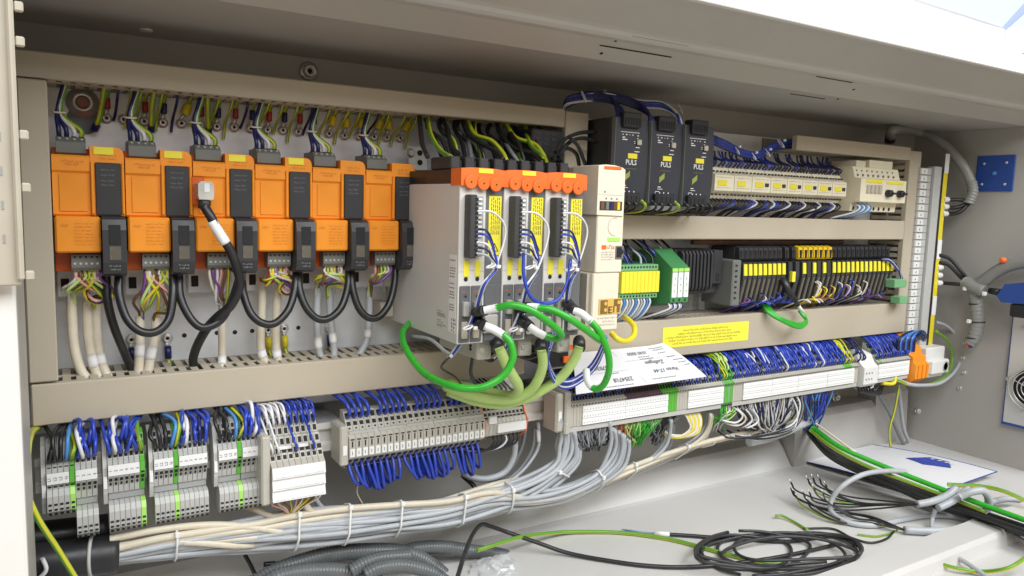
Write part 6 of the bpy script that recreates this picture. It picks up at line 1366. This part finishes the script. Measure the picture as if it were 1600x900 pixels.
for q, (s_, tips) in enumerate(ends):
    for k, e in enumerate(tips):
        a = Vector(s_); b = Vector(e); m1 = a.lerp(b, .35); m2 = a.lerp(b, .72); j = random.uniform(-4, 4)
        yg_ = k == 5
        fcable([tuple(a), (m1.x, m1.y + 5 + j + 6 * (1 - q), max(.004, m1.z * .6)), (m2.x + 8, m2.y + 20 + j, max(.004, m2.z * .35)), ((b.x * .8 + m2.x * .2), b.y + 14, b.z * .7), tuple(b)], .0016, 'w_earth' if yg_ else 'w_black', ('yellow-green' if yg_ else 'black') + ' stripped core with a bare tip fanning over the floor', 'stripped cores on the floor', n=6, cat='wire', name='wire')
        tp = PZ(b.x, b.y, b.z); d = Vector((-.003, .002, .006)); MB().tube([tp, tp + d], [.0012, .0008], 6).solo('wire_ferrule', 'steel', 'bare metal tip of a stripped core on the floor', 'ferrule', 'bare tips of the stripped cores')
fcable([(1418, 858), (1440, 868), (1467, 880), (1500, 889), (1535, 893), (1577, 887, .02), (1610, 866, .03)], .0030, 'w_earth', 'yellow-green wire end lying at the floor sill')
fcable([(1212, 806, .006), (1222, 806, .006), (1240, 815), (1262, 828)], .0022, 'w_earth', 'short yellow-green wire end with dark tip near the coil')
fcable([(1255, 826), (1300, 826), (1330, 840), (1360, 848), (1385, 842), (1397, 830, .006)], .0018, 'w_black', 'thin black wire snaking between coil and grey hook', cat='wire', name='wire')
fcable([(1340, 835), (1370, 838), (1395, 832), (1402, 828)], .0016, 'w_earth', 'thin yellow-green strand beside the grey hook', cat='wire', name='wire')
# black coil
loopsF = [(1215, 862, 125, 30, .2), (1230, 858, 112, 26, 1.0), (1205, 866, 112, 32, 2.0), (1235, 868, 108, 27, 3.3), (1180, 858, 90, 27, 4.4), (1165, 862, 75, 26, 5.2), (1245, 855, 100, 22, .6)]
for k, (cx_, cy_, rx, ry, ph) in enumerate(loopsF):
    L = [(cx_ + rx * math.cos(w) + 4 * math.sin(2 * w + ph), cy_ + ry * math.sin(w) + 3 * math.sin(3 * w + ph), .0035 + .0035 * k * (.5 + .5 * math.sin(w + ph))) for w in [ph + math.pi * 2 * .97 * j / 18 for j in range(19)]]
    fcable(L, .0025, 'w_coil', 'dark cable turn of the loose coil on the floor', 'turns of the loose cable coil', per=4)
fcable([(714, 905, .06), (726, 866, .06), (738, 836, .058), (752, 820, .055), (768, 823, .045), (794, 832, .03), (840, 848, .018), (887, 864, .006), (950, 876), (1012, 884), (1075, 886), (1150, 880), (1230, 868), (1310, 850)], .0030, 'w_black', 'black cable leading from the loose coil past the plastic bag')
fcable([(1044, 835), (1080, 837), (1106, 839), (1160, 842), (1230, 846), (1300, 838), (1335, 850, .012)], .0030, 'w_black', 'black cable with white sleeve and bare end beside the coil')
MB().tube([Fp(1022, 833, .0042), Fp(1046, 835, .0042)], .0036, 8).solo('cable_marker', 'label_white', 'white sleeve on the bare-ended black cable on the floor', 'marker sleeve')
for k in range(3): MB().tube([Fp(1022, 833, .004), Fp(998, 830 + k, .004), Fp(972 + 4 * k, 827 + 2 * k, .003)], .0011, 6).solo('wire', ['w_grey', 'w_light', 'w_greydark'][k], ['grey', 'light blue', 'dark grey'][k] + ' bare strand before the white sleeve on the floor', 'wire')
fcable([(745, 860, .03), (770, 852, .03), (809, 840, .026), (850, 834, .015), (887, 831, .006), (940, 831), (981, 833), (1020, 838), (1059, 845), (1100, 856), (1137, 866), (1200, 880), (1230, 878)], .0030, 'w_earth', 'yellow-green wire running across the floor from the conduit to the coil')
cable([(418, 881, -.07), (436, 880, -.072), (458, 873, -.074), (490, 867, -.07)], .0026, 'w_earth', 'short yellow-green wire end beside the grey conduit'); cable([(412, 882, -.07), (430, 880, -.0715)], .0030, 'w_black', 'black tip on the short yellow-green wire')
cable([(382, 866, -.04), (392, 884, -.045), (402, 905, -.05)], .0026, 'w_black', 'thin dark cable slipping down behind the conduit')
# corrugated conduit
for i, (L, r) in enumerate((([(395, 912), (430, 893), (470, 878), (517, 866), (572, 861), (627, 863), (665, 877), (705, 908)], .0095), ([(612, 868), (650, 857), (690, 855), (737, 861), (780, 866), (812, 876), (860, 888), (930, 906)], .0085), ([(410, 915), (440, 900), (490, 893), (545, 895), (590, 910)], .0100), ([(548, 892), (570, 880), (596, 872), (640, 868)], .0080), ([(570, 898), (592, 888), (630, 884), (672, 894), (700, 912)], .0080))):
    corr([P(x, y, -.085 - .012 * i + .02 * (i == 1)) for x, y in L], r, .0042, .0011).solo('corrugated_conduit', 'conduit', ['grey corrugated conduit arching foremost over the coil below the bundle', 'grey corrugated conduit reaching past the plastic bag', 'grey corrugated conduit lying lowest in the coil', 'short piece of grey conduit crossing under the arch', 'grey corrugated conduit curving inside the arch'][i], 'conduit', recalc=False)
# crumpled clear bag
random.seed(3); bm = bmesh.new(); bmesh.ops.create_icosphere(bm, subdivisions=4, radius=1); cB = P(772, 896, -.115)
from mathutils import noise
for v in bm.verts:
    d = v.co.copy(); f = 1 + .28 * noise.noise(d * 2.1) + .16 * abs(noise.noise(d * 5.3)) + .05 * noise.noise(d * 11); v.co = Vector((d.x * .036 * f, d.y * .028 * f, d.z * .021 * f))
me = bpy.data.meshes.new('plastic_bag'); bm.to_mesh(me); bm.free(); me.materials.append(MATS['bag']); o = bpy.data.objects.new('plastic_bag', me); COL.objects.link(o); o.location = cB; tag(o, 'crumpled clear plastic bag on the conduit coil', 'plastic bag')

for g, (mb, ms) in STUFFMB.items(): mb.solo('wire_tangle', ms, STUFF[g], 'wires', kind='stuff', recalc=False)
